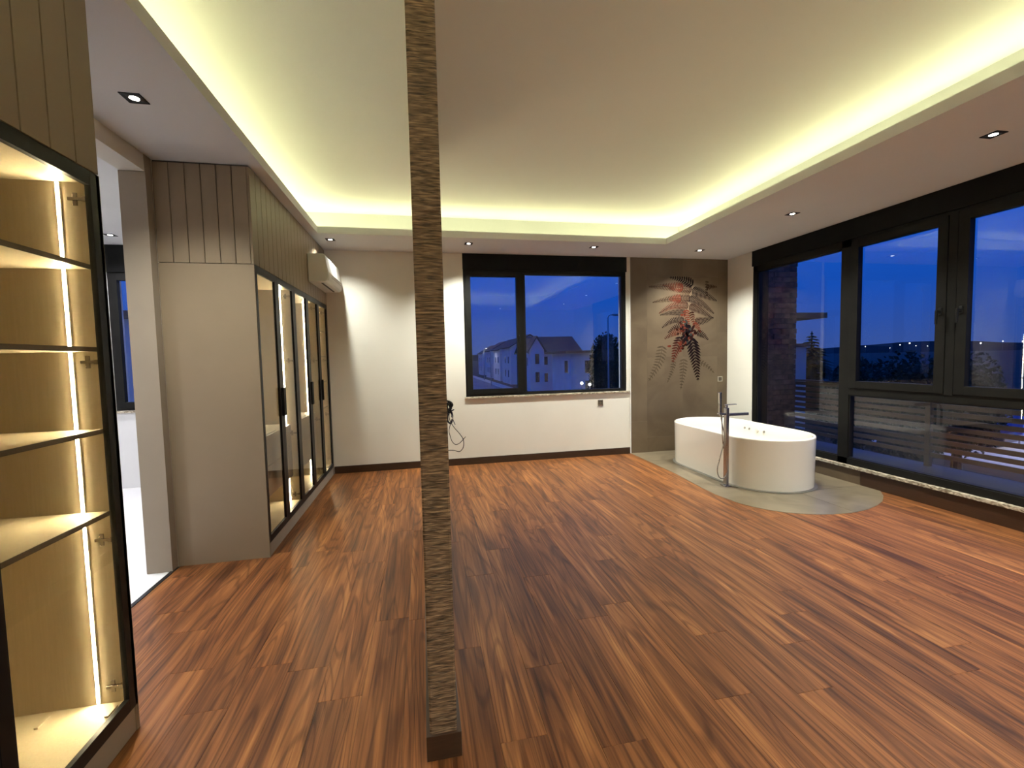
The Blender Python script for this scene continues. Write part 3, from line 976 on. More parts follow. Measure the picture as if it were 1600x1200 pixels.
DL = [(-1.065, 5.875, 'beside the air conditioner'), (0.641, 5.88, 'at the left end of the back window'), (2.377, 5.875, 'over the right part of the back window'),
      (4.02, 5.885, 'in front of the fern tiles'), (4.02, 4.23, 'over the middle of the bathtub end'), (4.02, 2.488, 'near the top right edge of the photo'),
      (-1.539, 2.941, 'over the opening between the wardrobes'), (4.02, 0.75, 'added out of view past the near end of the long window'), (2.377, -0.5, 'added out of view behind the viewer on the bathtub side'), (0.641, -0.5, 'added out of view straight behind the viewer')]  # last three stand out of view, added for their light and reflections
for i, (x, y, lb) in enumerate(DL):
    o = dl_root if i == 0 else copy_tree(dl_root)
    o.location = (x, y, HC)
    tag(o, 'square black recessed downlight ' + lb, 'downlight', 'recessed downlights')
    spot(o, SPOT_W * (0.42 if i == 6 else 1.0), (0.98, 1.0, 0.90))
o = copy_tree(dl_root)
for ch in list(o.children):
    if ch.type == 'LIGHT': bpy.data.objects.remove(ch)
o.location = (-3.456, 5.956, HC)
tag(o, 'square black recessed downlight in the white ceiling of the adjoining room', 'downlight', 'recessed downlights')
spot(o, 140, (0.92, 0.93, 1.0), math.radians(140))
for i, (x, y) in enumerate(((-3.456, 4.2), (-3.456, 2.4))):
    o2 = copy_tree(dl_root)
    for ch in list(o2.children):
        if ch.type == 'LIGHT': bpy.data.objects.remove(ch)
    o2.location = (x, y, HC)
    tag(o2, ['middle', 'last'][i] + ' square black downlight in the row leading away from the adjoining room window', 'downlight', 'recessed downlights')
    spot(o2, 225, (0.92, 0.93, 1.0), math.radians(150))

# ------------------------------------------------------------------ air conditioner
ac = empty('air_conditioner', (XW, 5.46, 2.47))
L_AC = 0.87


def extrude_y(prof, y0, y1):
    bm = bmesh.new()
    A = [bm.verts.new((x, y0, z)) for x, z in prof]; B = [bm.verts.new((x, y1, z)) for x, z in prof]
    n = len(prof)
    for k in range(n): bm.faces.new((A[k], A[(k + 1) % n], B[(k + 1) % n], B[k]))
    bm.faces.new(A[::-1]); bm.faces.new(B)
    return bm


body = make('body', extrude_y([(0.001, 0.0), (0.001, 0.32), (0.168, 0.32), (0.186, 0.305), (0.216, 0.115), (0.216, 0.05), (0.205, 0.022), (0.185, 0.004)], 0, L_AC), 'ac_plastic', ac, bevel=0.006)
make('air_flap', extrude_y([(0.2175, 0.118), (0.2215, 0.116), (0.2215, 0.045), (0.212, 0.016), (0.207, 0.02), (0.2165, 0.05)], 0.03, L_AC - 0.03), 'ac_plastic', ac, bevel=0.001)
for z in (0.075, 0.10):
    bx('louvre_line', 'slot_dark', ac, (0.2205, 0.2222, 0.16, L_AC - 0.10, z, z + 0.003))
bx('air_slot', 'slot_dark', ac, (0.118, 0.138, 0.09, L_AC - 0.09, -0.004, 0.001))
bx('top_grille', 'slot_dark', ac, (0.03, 0.15, 0.04, L_AC - 0.04, 0.319, 0.3215))
tag(ac, 'white wall-mounted split air conditioner above the far wardrobe doors', 'air conditioner')

# ------------------------------------------------------------------ bathtub
TX, TY = 4.005, 5.06
tub = empty('bathtub', (TX, TY, 0.003))
SL = 0.485


def stadium(r, k=20, sl=SL):
    out = []
    for i in range(k + 1):
        a = math.pi + math.pi * i / k
        out.append((r * math.cos(a), -sl + r * math.sin(a)))
    for i in range(k + 1):
        a = math.pi * i / k
        out.append((r * math.cos(a), sl + r * math.sin(a)))
    return out


def loft(loops, cap_top=False, cap_bot=False):
    bm = bmesh.new()
    R_ = []
    for r, z, sl in loops:
        R_.append([bm.verts.new((x, y, z)) for x, y in stadium(r, 20, sl)])
    for A, B in zip(R_[:-1], R_[1:]):
        n = len(A)
        for q in range(n): bm.faces.new((A[q], A[(q + 1) % n], B[(q + 1) % n], B[q]))
    if cap_bot: bm.faces.new(R_[0][::-1])
    if cap_top: bm.faces.new(R_[-1])
    return bm


make('shell', loft([(0.503, 0.0, SL), (0.506, 0.15, SL), (0.511, 0.40, SL), (0.515, 0.560, SL), (0.515, 0.572, SL), (0.511, 0.579, SL), (0.503, 0.582, SL), (0.492, 0.582, SL),
                    (0.484, 0.579, SL), (0.480, 0.572, SL), (0.462, 0.45, SL), (0.425, 0.28, SL - 0.02), (0.385, 0.18, SL - 0.06), (0.33, 0.14, SL - 0.09), (0.20, 0.132, SL - 0.12), (0.03, 0.130, SL - 0.14)], cap_top=True),
     'acrylic', tub, smooth=True)
make('base_ring', loft([(0.535, 0.0, SL), (0.535, 0.004, SL), (0.500, 0.010, SL)], cap_bot=True), 'ring_grey', tub)  # flat grey ring on the tiles around the foot of the tub
for (yy, big) in ((5.481, 0), (5.392, 0), (5.116, 0), (5.245, 1)):
    bm = bmesh.new()
    cyl(bm, (0.4635, yy - TY, 0.478), (-1, 0, 0.12), 0.034 if big else 0.017, 0.010, 24, 0.030 if big else 0.014)
    if big:
        cyl(bm, (0.455, yy - TY, 0.479), (-1, 0, 0.12), 0.016, 0.010, 20)
    make('control_dial' if big else 'jet_nozzle', bm, 'acrylic' if big else 'brushed_steel', tub)
bm = bmesh.new(); cyl(bm, (0, 0.1, 0.131), (0, 0, 1), 0.035, 0.006, 24)
make('drain_cap', bm, 'brushed_steel', tub)
tag(tub, 'white freestanding oval bathtub standing on the tiled patch', 'bathtub')

# floor-standing tap
FX, FY = 3.425, 4.50
tap = empty('bath_tap', (FX, FY, 0.003))
bx('base_plate', 'brushed_steel', tap, (-0.045, 0.045, -0.045, 0.045, 0, 0.012), bevel=0.003)
bx('column', 'brushed_steel', tap, (-0.019, 0.019, -0.025, 0.025, 0.012, 0.915), bevel=0.004)
bx('spout', 'brushed_steel', tap, (0.019, 0.275, -0.028, 0.028, 0.818, 0.852), bevel=0.004)
lv = bx('lever', 'brushed_steel', tap, (-0.012, 0.012, -0.012, 0.012, 0.915, 0.945), (-0.018, 0.125, -0.016, 0.016, 0.945, 0.957), bevel=0.004)
bx('shower_holder', 'brushed_steel', tap, (-0.105, -0.019, -0.014, 0.014, 0.832, 0.852), (-0.105, -0.065, -0.024, 0.024, 0.838, 0.862), bevel=0.003)
hs_ = bx('hand_shower', 'brushed_steel', tap, (-0.098, -0.072, -0.016, 0.016, 0.85, 1.10), bevel=0.005)
bx('spray_face', 'acrylic', hs_, (-0.101, -0.098, -0.012, 0.012, 0.97, 1.092), bevel=0.001)
bm = bmesh.new()
tube(bm, smooth_path([(-0.085, 0, 0.85), (-0.078, -0.03, 0.74), (-0.060, -0.045, 0.56), (-0.115, -0.05, 0.36), (-0.150, -0.05, 0.22), (-0.130, -0.05, 0.13), (-0.075, -0.048, 0.105), (-0.028, -0.045, 0.16),
                      (-0.035, -0.045, 0.30), (-0.075, -0.042, 0.52), (-0.085, -0.040, 0.70), (-0.080, -0.030, 0.80), (-0.05, -0.018, 0.835)], 8), 0.0055, 8)
make('hose', bm, 'brushed_steel', tap, smooth=True)
tag(tap, 'steel floor-standing bath tap with hand shower in front of the tub', 'tap')

# ------------------------------------------------------------------ wall sockets
for (x, z, lb, fr) in ((2.678, 0.827, 'small bronze socket on the cream wall below the back window', 'socket_bronze'), (4.754, 1.13, 'small framed socket on the dark tiled wall right of the fern', 'drawer_grey')):
    y = YB if x < 3.1 else YB - 0.012
    s = empty('wall_socket', (x, y, z))
    bx('cover_frame', fr, s, *[(a, b, -0.010, 0, c, e_) for a, b, c, e_ in ring_box(-0.042, 0.042, -0.042, 0.042, 0.014)], bevel=0.002)
    bx('insert', 'slot_dark', s, (-0.028, 0.028, -0.007, 0, -0.028, 0.028))
    bm = bmesh.new(); cyl(bm, (0, -0.0095, 0), (0, 1, 0), 0.019, 0.004, 20)
    make('socket_well', bm, 'socket_bronze', s)
    tag(s, lb, 'socket', 'wall sockets')

# ------------------------------------------------------------------ cables hanging from the partition
cab = empty('cable_bundle', (0.0843, 2.9, 1.24))
CM = Matrix.Translation((-0.0843, -2.9, -1.24))


def cable(name, mat, pts, r):
    bm = bmesh.new()
    tube(bm, smooth_path(pts, 6), r, 7)
    bm.transform(CM)
    return make(name, bm, mat, cab, smooth=True)


cable('thick_cable', 'cable_black', [(0.084, 2.9, 1.262), (0.11, 2.9, 1.272), (0.148, 2.9, 1.278), (0.175, 2.905, 1.266), (0.182, 2.91, 1.246), (0.16, 2.905, 1.225), (0.145, 2.9, 1.205)], 0.0055)
rc = random.Random(9)
for i in range(7):
    cx, cz, ry, rz = 0.160 + rc.uniform(-.012, .012), 1.235 + rc.uniform(-.012, .012), rc.uniform(0.010, 0.026), rc.uniform(0.018, 0.032)
    ph = rc.uniform(0, 3)
    pts = [(cx + ry * math.cos(a + ph), 2.9 + 0.02 * math.sin(2 * a + i), cz + rz * math.sin(a + ph)) for a in [k_ * 0.7 for k_ in range(9)]]
    cable('coil', 'cable_violet' if i % 2 else 'cable_black', pts, 0.0035)
for i in range(5):
    cx, cz = 0.166 + rc.uniform(-.006, .006), 1.170 + rc.uniform(-.006, .006)
    pts = [(cx + (0.012 + .002 * i) * math.cos(a), 2.9 + 0.008 * math.sin(a + i), cz + (0.034 + .002 * i) * math.sin(a)) for a in [k_ * 0.66 for k_ in range(10)]]
    cable('loop', 'cable_violet', pts, 0.0026)
cable('loose_end', 'cable_violet', [(0.15, 2.9, 1.22), (0.175, 2.9, 1.214), (0.192, 2.9, 1.220)], 0.004)
cable('loose_end', 'cable_violet', [(0.18, 2.9, 1.16), (0.188, 2.9, 1.138), (0.196, 2.9, 1.120)], 0.0025)
cable('thin_cable', 'cable_black', [(0.168, 2.9, 1.135), (0.155, 2.9, 1.085), (0.16, 2.9, 1.05), (0.173, 2.9, 1.01), (0.195, 2.9, 0.989), (0.222, 2.9, 0.997), (0.247, 2.9, 1.021), (0.262, 2.9, 1.037)], 0.0022)
cable('thin_cable', 'cable_black', [(0.168, 2.9, 1.135), (0.191, 2.9, 1.098), (0.224, 2.9, 1.057), (0.246, 2.9, 1.018), (0.247, 2.9, 0.976), (0.235, 2.9, 0.952), (0.215, 2.9, 0.94), (0.181, 2.9, 0.951), (0.14, 2.9, 0.954), (0.084, 2.9, 0.956)], 0.0024)
tag(cab, 'tangle of dark cables hanging from the partition with a thin loop below', 'cables')

# ================================================================== outdoors
ground = structure(bx('ground', 'soil', None, (-900, 1400, 12, 1600, ZG - 1, ZG), (5.5, 1400, -500, 12, ZG - 1, ZG)), 'dark fields and gardens around the house')
road = structure(bx('street', 'asphalt', None, (9.0, 15.5, 14, 330, ZG, ZG + 0.03)), 'pale street running away behind the house')
structure(bx('pavement', 'pale_concrete', None, (15.5, 17.4, 14, 330, ZG, ZG + 0.12)), 'pale pavement along the street')
structure(bx('side_street', 'pale_concrete', None, (28, 44, -40, 40, ZG, ZG + 0.03)), 'pale lit street seen between the balcony slats')

# far hills
bm = bmesh.new()
rh = random.Random(4)
prev = None
for i in range(121):
    a = -0.9 + 2.9 * i / 120
    r = 1150
    h = 9 + 7 * math.sin(i * 0.35) + 5 * math.sin(i * 0.13 + 1) + rh.uniform(-1, 1) + (9 if a > 0.75 else 0)
    p = [bm.verts.new((r * math.sin(a), r * math.cos(a), ZG - 1)), bm.verts.new(((r + 60) * math.sin(a), (r + 60) * math.cos(a), ZG + max(3, h))), bm.verts.new(((r + 260) * math.sin(a), (r + 260) * math.cos(a), ZG - 1))]
    if prev:
        bm.faces.new((prev[0], p[0], p[1], prev[1])); bm.faces.new((prev[1], p[1], p[2], prev[2]))
    prev = p
structure(make('hills', bm, 'hill_earth'), 'low dark hills on the horizon')

# balcony
structure(bx('balcony_floor', 'balcony_stone', None, (XR + 0.26, 6.75, -1.0, 6.6, -0.25, -0.02)), 'stone balcony floor outside the long window')
structure(bx('wall_outer', 'house_beige', None, (XR + 0.0, XR + 0.26, -1.0, 6.6, ZG, -0.25), (XL2, XR, YB, YB + T, ZG, -0.15), (XR + 0.26, 6.39, 6.6, 6.95, ZG, -0.26)), 'outer wall of the house below the windows')
pil = structure(bx('wall_balcony', 'subfloor', None, (XR + 0.262, 6.37, 6.622, 6.95, -0.26, 3.35)), 'brown stone-clad end wall of the balcony')
bw, bh = 0.31, 0.088
brick_me = None
rb = random.Random(2)
z = -0.25; row = 0
while z < 3.33:
    x = XR + 0.27 - (bw / 2 if row % 2 else 0)
    while x < 6.38:
        xa, xb = max(x, XR + 0.27), min(x + bw - 0.004, 6.385)
        if xb - xa > 0.03:
            if abs(xb - xa - (bw - 0.004)) < 1e-4 and brick_me:
                o = bpy.data.objects.new('brick', brick_me); COL.objects.link(o); o.parent = pil
            else:
                o = bx('brick', 'clad_brick', pil, (-(xb - xa) / 2, (xb - xa) / 2, 0, 0.03, 0, bh - 0.006))
                if abs(xb - xa - (bw - 0.004)) < 1e-4: brick_me = o.data
            o.location = ((xa + xb) / 2, 6.600 + rb.uniform(-0.012, 0.006), z)
        x += bw
    z += bh; row += 1

fence = empty('balcony_railing', (6.6, 4.0, -0.02))
sl_me = None
for (ya, yb) in ((4.68, 6.86), (2.45, 4.62), (0.2, 2.39), (-1.0, 0.14)):
    for k in range(10):
        zc = 0.985 - 0.094 * k
        o = bx('slat', 'slat_wood', fence, (-0.012, 0.012, -(yb - ya) / 2, (yb - ya) / 2, 0.02 - 0.029, 0.02 + 0.029))
        o.location = (0, (ya + yb) / 2 - 4.0, zc)
for yp in (6.89, 4.65, 2.42, 0.17):
    bx('post', 'slat_wood', fence, (-0.03, 0.03, yp - 4.03, yp - 3.97, 0, 1.06))
bx('top_rail', 'slat_wood', fence, (-0.04, 0.04, -5.0, 2.9, 1.045, 1.07))
tag(fence, 'brown slatted balcony railing outside the long window', 'railing')

# houses


def house(name, x0, x1, y0, y1, ze, zr, wall, label, axis='x', wins=(), side_wins=(), ov=0.5, group=None, flat=False):
    h = empty(name, ((x0 + x1) / 2, (y0 + y1) / 2, ZG))
    M = Matrix.Translation((-(x0 + x1) / 2, -(y0 + y1) / 2, -ZG))

    def put(nm, bm, mat, parent=h):
        bm.transform(M)
        return make(nm, bm, mat, parent)
    bm = bmesh.new()
    if flat or axis == 'x':
        box(bm, x0, x1, y0, y1, ZG, ze)
        if not flat:
            ym = (y0 + y1) / 2
            for xx in (x0, x1 - 0.1):
                v = [bm.verts.new(p) for p in ((xx, y0, ze), (xx, y1, ze), (xx, ym, zr), (xx + 0.1, y0, ze), (xx + 0.1, y1, ze), (xx + 0.1, ym, zr))]
                for f_ in ((0, 1, 2), (3, 5, 4), (0, 2, 5, 3), (1, 4, 5, 2)): bm.faces.new([v[i] for i in f_])
    else:
        box(bm, x0, x1, y0, y1, ZG, ze)
        xm = (x0 + x1) / 2
        for yy in (y0, y1 - 0.1):
            v = [bm.verts.new(p) for p in ((x0, yy, ze), (x1, yy, ze), (xm, yy, zr), (x0, yy + 0.1, ze), (x1, yy + 0.1, ze), (xm, yy + 0.1, zr))]
            for f_ in ((0, 1, 2), (3, 5, 4), (0, 2, 5, 3), (1, 4, 5, 2)): bm.faces.new([v[i] for i in f_])
    put('walls', bm, wall)
    bm = bmesh.new()
    if flat:
        box(bm, x0 - ov, x1 + ov, y0 - ov, y1 + ov, ze, zr)
    else:
        th = 0.22
        if axis == 'x':
            ym = (y0 + y1) / 2; s = (zr - ze) / (ym - y0)
            prof = [(y0 - ov, ze - ov * s), (ym, zr), (y1 + ov, ze - ov * s), (y1 + ov, ze - ov * s + th), (ym, zr + th), (y0 - ov, ze - ov * s + th)]
            A = [bm.verts.new((x0 - ov, y, zz)) for y, zz in prof]; B = [bm.verts.new((x1 + ov, y, zz)) for y, zz in prof]
        else:
            xm = (x0 + x1) / 2; s = (zr - ze) / (xm - x0)
            prof = [(x0 - ov, ze - ov * s), (xm, zr), (x1 + ov, ze - ov * s), (x1 + ov, ze - ov * s + th), (xm, zr + th), (x0 - ov, ze - ov * s + th)]
            A = [bm.verts.new((x, y0 - ov, zz)) for x, zz in prof]; B = [bm.verts.new((x, y1 + ov, zz)) for x, zz in prof]
        n = len(A)
        for q in range(n): bm.faces.new((A[q], A[(q + 1) % n], B[(q + 1) % n], B[q]))
        for R_ in (A[::-1], B):
            bm.faces.new((R_[0], R_[1], R_[4], R_[5])); bm.faces.new((R_[1], R_[2], R_[3], R_[4]))
    put('roof', bm, 'roof_tile')
    for (wx0, wx1, wz0, wz1) in wins:      # on the face y0
        f_ = put('window', boxes(*[(a, b, y0 - 0.06, y0 + 0.01, c, d) for a, b, c, d in ring_box(wx0, wx1, wz0, wz1, 0.09)]), 'house_render')
        put('pane', boxes((wx0 + 0.08, wx1 - 0.08, y0 - 0.03, y0 + 0.005, wz0 + 0.08, wz1 - 0.08)), 'dark_window', f_)
    for (wy0, wy1, wz0, wz1) in side_wins:  # on the face x0
        f_ = put('window', boxes(*[(x0 - 0.06, x0 + 0.01, a, b, c, d) for a, b, c, d in ring_box(wy0, wy1, wz0, wz1, 0.09)]), 'house_render')
        put('pane', boxes((x0 - 0.03, x0 + 0.005, wy0 + 0.08, wy1 - 0.08, wz0 + 0.08, wz1 - 0.08)), 'dark_window', f_)
    tag(h, label, 'house', group)
    return h


gh = house('gable_house', 18.6, 27.0, 75, 85, 2.6, 5.1, 'house_render', 'white house with a wide dark roof and front gable in the back window', 'x',
           wins=[(20.8, 21.6, 0.1, 1.7), (23.0, 24.4, -0.2, 1.7), (20.8, 21.6, -2.9, -1.2), (23.0, 24.4, -3.2, -1.2)], side_wins=[(77, 78.4, 0, 1.6), (81, 82.4, 0, 1.6)], ov=0.8)
# its projecting front gable
Mg = Matrix.Translation((-22.8, -80, -ZG))
bm = bmesh.new(); box(bm, 17.9, 20.4, 73.2, 75, ZG, 2.8)
v = [bm.verts.new(p) for p in ((17.9, 73.2, 2.8), (20.4, 73.2, 2.8), (19.15, 73.2, 4.75), (17.9, 75, 2.8), (20.4, 75, 2.8), (19.15, 75, 4.75))]
for f_ in ((0, 1, 2), (3, 5, 4), (0, 2, 5, 3), (1, 4, 5, 2)): bm.faces.new([v[i] for i in f_])
bm.transform(Mg); make('front_gable', bm, 'house_render', gh)
bm = bmesh.new()
pf_ = [(17.5, 2.35), (19.15, 4.95), (20.8, 2.35), (20.8, 2.6), (19.15, 5.2), (17.5, 2.6)]
A = [bm.verts.new((x, 72.9, z)) for x, z in pf_]; B = [bm.verts.new((x, 76.5, z)) for x, z in pf_]
for q in range(6): bm.faces.new((A[q], A[(q + 1) % 6], B[(q + 1) % 6], B[q]))
for R_ in (A[::-1], B): bm.faces.new((R_[0], R_[1], R_[4], R_[5])); bm.faces.new((R_[1], R_[2], R_[3], R_[4]))
bm.transform(Mg); make('gable_roof', bm, 'roof_tile', gh)
for (a, b, c, d) in ((18.7, 19.6, 0.3, 2.2), (18.7, 19.6, -2.8, -0.9)):
    bm = boxes(*[(p_, q_, 73.13, 73.21, r_, s_) for p_, q_, r_, s_ in ring_box(a, b, c, d, 0.09)]); bm.transform(Mg); f_ = make('window', bm, 'house_render', gh)
    bm = boxes((a + .08, b - .08, 73.16, 73.205, c + .08, d - .08)); bm.transform(Mg); make('pane', bm, 'dark_window', f_)
house('villa', 17.9, 22.4, 52, 60, 1.95, 2.25, 'house_render', 'low white villa with a flat overhanging roof beside the dark tree', flat=True, ov=0.9,
      wins=[(19.6, 21.6, -0.6, 1.1), (19.6, 21.6, -3.4, -1.4)], side_wins=[(53, 54.5, -0.6, 1.1)])
for i, (x0, y0, zr, lb) in enumerate(((19.5, 98, 6.6, 'nearest white row house beyond the gabled house'), (19.8, 114, 6.4, 'second white row house along the far street'), (20.2, 132, 6.4, 'third white row house along the far street'), (21, 158, 6.0, 'last white row house at the far end of the street'))):
    house('row_house', x0, x0 + 9, y0, y0 + 11, zr - 2.6, zr, 'house_render', lb, 'y',
          wins=[(x0 + 1.5, x0 + 3.0, 0.2, 1.9), (x0 + 5.5, x0 + 7.0, 0.2, 1.9), (x0 + 1.5, x0 + 3.0, -3, -1.2)],
          side_wins=[(y0 + 2, y0 + 3.4, 0.2, 1.9), (y0 + 6, y0 + 7.4, 0.2, 1.9), (y0 + 2, y0 + 3.4, -3, -1.2), (y0 + 6, y0 + 7.4, -3, -1.2)], group='row houses along the street')
# neighbour beyond the balcony
nb = house('neighbour_house', 11.6, 15.0, 15.0, 19.0, 1.72, 1.86, 'house_beige', 'neighbouring house with a projecting roof slab right of the balcony wall', flat=True, ov=0.08)
Mn = Matrix.Translation((-13.3, -17.0, -ZG))
bm = boxes((11.6, 14.6, 15.6, 18.8, 1.86, 2.20)); bm.transform(Mn); make('upper_parapet', bm, 'roof_tile', nb)
bm = boxes((11.6, 13.9, 15.8, 18.8, 2.2, 2.85)); bm.transform(Mn); make('upper_wall', bm, 'house_beige', nb)
bm = boxes((11.4, 15.75, 14.8, 19.2, 2.85, 3.06)); bm.transform(Mn); make('roof_slab', bm, 'slat_wood', nb)
# house seen through the adjoining room's window
house('terrace_house', -26, -14, 33, 42, 4.6, 5.1, 'house_render', 'pale house behind the window of the adjoining room', flat=True, ov=0.4,
      wins=[(-21.6, -20.9, 1.0, 2.6), (-20.6, -19.0, -1.6, 0.2), (-18.2, -16.8, 0.6, 2.4), (-24.6, -23.2, 0.6, 2.4)])

# trees


def leaf_cloud(n, place, size, seed):
    rr = random.Random(seed)
    bm = bmesh.new()
    for _ in range(n):
        p = Vector(place(rr))
        a = Vector((rr.gauss(0, 1), rr.gauss(0, 1), rr.gauss(0, 1))).normalized()
        b = a.orthogonal().normalized()
        c = a.cross(b)
        s = size * rr.uniform(0.6, 1.4)
        v = [bm.verts.new(p + b * s), bm.verts.new(p + c * s * 0.55), bm.verts.new(p - b * s), bm.verts.new(p - c * s * 0.55)]
        bm.faces.new(v)
    return bm


def round_tree(x, y, rx, zc, rz, label, seed, n=1600, size=0.12, group=None, trunk=True):
    t = empty('tree', (x, y, ZG))

    def place(rr):
        a = rr.uniform(0, 2 * math.pi); u = rr.uniform(-1, 1); r = 0.72 + 0.3 * rr.random()
        lump = 1 + 0.16 * math.sin(3 * a + seed) * math.cos(4 * u + seed)
        q = math.sqrt(1 - u * u) * r * lump
        return (rx * q * math.cos(a), rx * q * math.sin(a), zc - ZG + rz * u * r * lump)
    bm = leaf_cloud(n, place, size, seed)
    # inner mass so the crown reads as solid
    core = bmesh.ops.create_icosphere(bm, subdivisions=3, radius=1.0)['verts']
    for v in core:
        k_ = 0.80 + 0.08 * math.sin(5 * v.co.x + seed) * math.cos(6 * v.co.z)
        v.co = Vector((v.co.x * rx * k_, v.co.y * rx * k_, v.co.z * rz * k_ + zc - ZG))
    make('crown', bm, 'leaf_dark', t)
    bm = bmesh.new(); tube(bm, [(0, 0, 0), (0.05, 0, (zc - ZG) * 0.5), (0, 0.05, zc - ZG)], [0.22, 0.17, 0.1], 8)
    make('trunk', bm, 'bark', t)
    tag(t, label, 'tree', group)


round_tree(18.2, 42, 1.75, 0.2, 3.6, 'large dark tree at the right end of the back window', 1, 6000, 0.13)
for i, (x, y, rx, zc, rz, lb) in enumerate(((23.2, 19.9, 1.55, -1.0, 2.1, 'dark round tree left of the first casement'), (19.0, 14.2, 1.5, -1.0, 2.2, 'dark round tree in the middle of the first casement'),
                                            (25.6, 16.8, 1.7, -1.2, 2.4, 'dark round tree at the handle side of the first casement'), (20.6, 18.1, 1.15, -1.3, 2.2, 'dark round tree just right of the conifer'))):
    round_tree(x, y, rx, zc, rz, lb, 20 + i, 5000, 0.11, 'garden trees beyond the balcony')
con = empty('conifer', (25, 24.6, ZG))
bm = bmesh.new()
rr = random.Random(8)
Hc_ = 7.35
for lvl in range(34):
    tt = lvl / 33
    zc = 0.9 + (Hc_ - 1.1) * tt
    R_ = 2.5 * (1 - tt) ** 0.62 + 0.10
    for kx in range(int(20 - 11 * tt)):
        a = rr.uniform(0, 6.283); ln = R_ * rr.uniform(0.75, 1.12)
        dr = 0.16 * ln
        tip = Vector((ln * math.cos(a), ln * math.sin(a), zc - dr))
        sd = Vector((-math.sin(a), math.cos(a), 0)) * (0.22 * ln + 0.06)
        mid = Vector((0.55 * ln * math.cos(a), 0.55 * ln * math.sin(a), zc + 0.05))
        v = [bm.verts.new((0, 0, zc + 0.12)), bm.verts.new(mid + sd), bm.verts.new(tip), bm.verts.new(mid - sd)]
        bm.faces.new(v)
make('branches', bm, 'leaf_dark', con)
bm = bmesh.new(); tube(bm, [(0, 0, 0), (0, 0, 4), (0, 0, Hc_)], [0.2, 0.13, 0.03], 8)
make('trunk', bm, 'bark', con)
tag(con, 'dark conifer behind the railing right of the balcony wall', 'tree')

# street lamps


def street_lamp(x, y, ztop, arm, lit, label, power=0):
    s = empty('street_lamp', (x, y, ZG))
    h = ztop - ZG
    bm = bmesh.new(); tube(bm, [(0, 0, 0), (0, 0, h * 0.5), (0, 0, h)], [0.09, 0.07, 0.05], 10)
    make('pole', bm, 'galvanised', s, smooth=True)
    bm = bmesh.new(); tube(bm, smooth_path([(0, 0, h), (arm * 0.3, 0, h + 0.18), (arm, 0, h + 0.22)], 5), 0.04, 8)
    make('arm', bm, 'galvanised', s, smooth=True)
    hd = bx('lamp_head', 'galvanised', s, (arm - 0.1, arm + 0.5, -0.14, 0.14, h + 0.16, h + 0.28), bevel=0.02)
    bx('lamp_lens', 'far_lamp' if lit else 'dark_window', hd, (arm, arm + 0.45, -0.11, 0.11, h + 0.13, h + 0.165))
    if lit and power:
        ld = bpy.data.lights.new('lamp_beam', 'SPOT'); ld.energy = power; ld.color = (0.95, 0.9, 1.0); ld.spot_size = math.radians(150); ld.spot_blend = 0.6; ld.shadow_soft_size = 0.2
        lo = bpy.data.objects.new('lamp_beam', ld); COL.objects.link(lo); lo.parent = s; lo.location = (arm + 0.2, 0, h + 0.1)
    tag(s, label, 'street lamp', 'street lamps')


street_lamp(15.35, 35, 4.75, 0.5, False, 'tall unlit street lamp in front of the dark tree')
street_lamp(16.4, 120, 4.1, 0.5, True, 'lit street lamp far down the street in the left pane', 350)
street_lamp(14.6, 96, 3.2, 0.4, False, 'slim unlit street lamp beside the row houses')
street_lamp(38.0, 11.0, 3.2, -0.8, True, 'lit street lamp over the side street', 9000)

# garden lights near the villa
for i, (x, z, lb) in enumerate(((14.82, -1.12, 'left bright garden lamp low in the back window'), (15.62, -1.26, 'right bright garden lamp low in the back window'))):
    g = empty('garden_lamp', (x, 40, ZG))
    bm = bmesh.new(); tube(bm, [(0, 0, 0), (0, 0, 1.5), (0, 0, z - ZG)], 0.04, 8); make('post', bm, 'galvanised', g)
    bm = bmesh.new(); bmesh.ops.create_icosphere(bm, subdivisions=2, radius=0.14)
    for v in bm.verts: v.co.z += z - ZG + 0.1
    make('globe', bm, 'garden_lamp', g, smooth=True)
    tag(g, lb, 'garden lamp', 'garden lamps')

# town lights on the horizon
rt = random.Random(6)
spots = [0.862, 0.872, 0.905, 0.918, 0.930, 0.938, 0.952, 0.965, 0.985, 1.0, 1.012, 1.035, 1.055, 1.07]
ORD = ['first', 'second', 'third', 'fourth', 'fifth', 'sixth', 'seventh', 'eighth', 'ninth', 'tenth', 'eleventh', 'twelfth', 'thirteenth', 'last']
for i, a in enumerate(spots):
    g = empty('town_light', (900 * math.sin(a), 900 * math.cos(a), ZG))
    zz = 1.55 - ZG + rt.uniform(2, 9)
    bm = bmesh.new(); tube(bm, [(0, 0, 0), (0, 0, zz)], 0.05, 5); make('mast', bm, 'galvanised', g)
    bm = bmesh.new(); bmesh.ops.create_icosphere(bm, subdivisions=1, radius=rt.choice([0.45, 0.6, 0.85]))
    for v in bm.verts: v.co.z += zz
    make('lamp', bm, 'far_lamp', g)
    tag(g, ORD[i] + ' tiny town light from the left along the horizon', 'town light', 'town lights on the horizon')

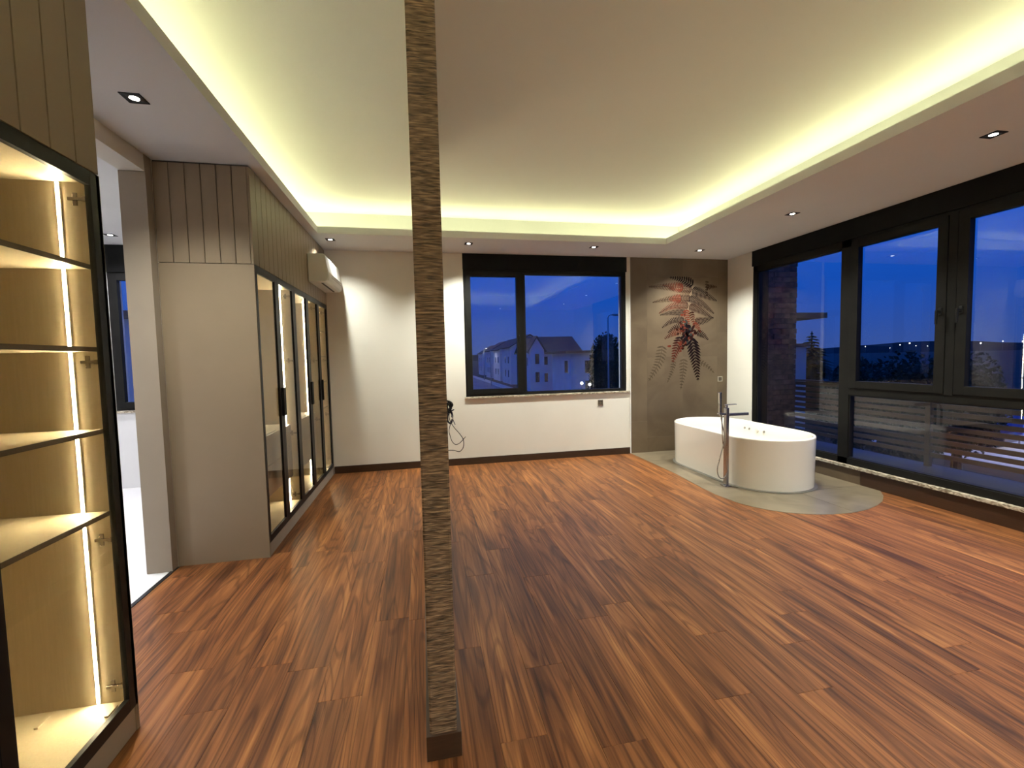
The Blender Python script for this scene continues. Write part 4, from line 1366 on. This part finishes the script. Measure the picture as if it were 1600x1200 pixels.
# parked car on the side street
car = empty('car', (33.5, 21.6, ZG + 0.03))
car.rotation_euler.z = math.radians(100)
prof = [(-2.1, 0.35), (-2.15, 0.75), (-1.95, 0.92), (-1.05, 1.0), (-0.45, 1.42), (0.95, 1.45), (1.55, 1.05), (2.05, 0.95), (2.15, 0.7), (2.1, 0.35)]
bm = bmesh.new()
A = [bm.verts.new((x, -0.85, z)) for x, z in prof]; B = [bm.verts.new((x, 0.85, z)) for x, z in prof]
for q in range(len(prof)): bm.faces.new((A[q], A[(q + 1) % len(prof)], B[(q + 1) % len(prof)], B[q]))
bm.faces.new(A[::-1]); bm.faces.new(B)
make('body', bm, 'car_paint', car, bevel=0.06)
for sy in (-0.856, 0.842):
    bm = bmesh.new()
    v = [bm.verts.new((x, sy + dy, z)) for dy in (0, 0.014) for x, z in ((-0.9, 1.03), (-0.4, 1.36), (0.85, 1.38), (1.3, 1.06))]
    for f_ in ((0, 1, 2, 3), (7, 6, 5, 4), (0, 4, 5, 1), (1, 5, 6, 2), (2, 6, 7, 3), (3, 7, 4, 0)): bm.faces.new([v[i] for i in f_])
    make('side_window', bm, 'dark_window', car)
for x in (-1.35, 1.35):
    for y in (-0.87, 0.67):
        bm = bmesh.new(); cyl(bm, (x, y, 0.33), (0, 1, 0), 0.33, 0.2, 20); make('wheel', bm, 'rubber', car)
for y in (-0.6, 0.6):
    bx('tail_light', 'tail_red', car, (2.09, 2.14, y - 0.16, y + 0.16, 0.78, 0.9))
tag(car, 'dark parked car on the street behind the balcony slats', 'car')
for nm, mat, x, y, z0, z1, w_, lb in (('red_board', 'sign_red', 36.0, 24.0, -3.9, -2.6, 1.3, 'red board beyond the railing at the lower right'), ('blue_board', 'sign_blue', 36.0, 21.0, -3.9, -2.6, 1.6, 'blue board beyond the railing at the lower right')):
    b_ = empty(nm, (x, y, ZG + 0.03))
    bx('panel', mat, b_, (-0.05, 0.05, -w_ / 2, w_ / 2, z0 - ZG, z1 - ZG))
    for s in (-1, 1): bx('post', 'galvanised', b_, (-0.04, 0.04, s * w_ * 0.4 - 0.04, s * w_ * 0.4 + 0.04, 0, z0 - ZG + 0.1))
    tag(b_, lb, 'board')
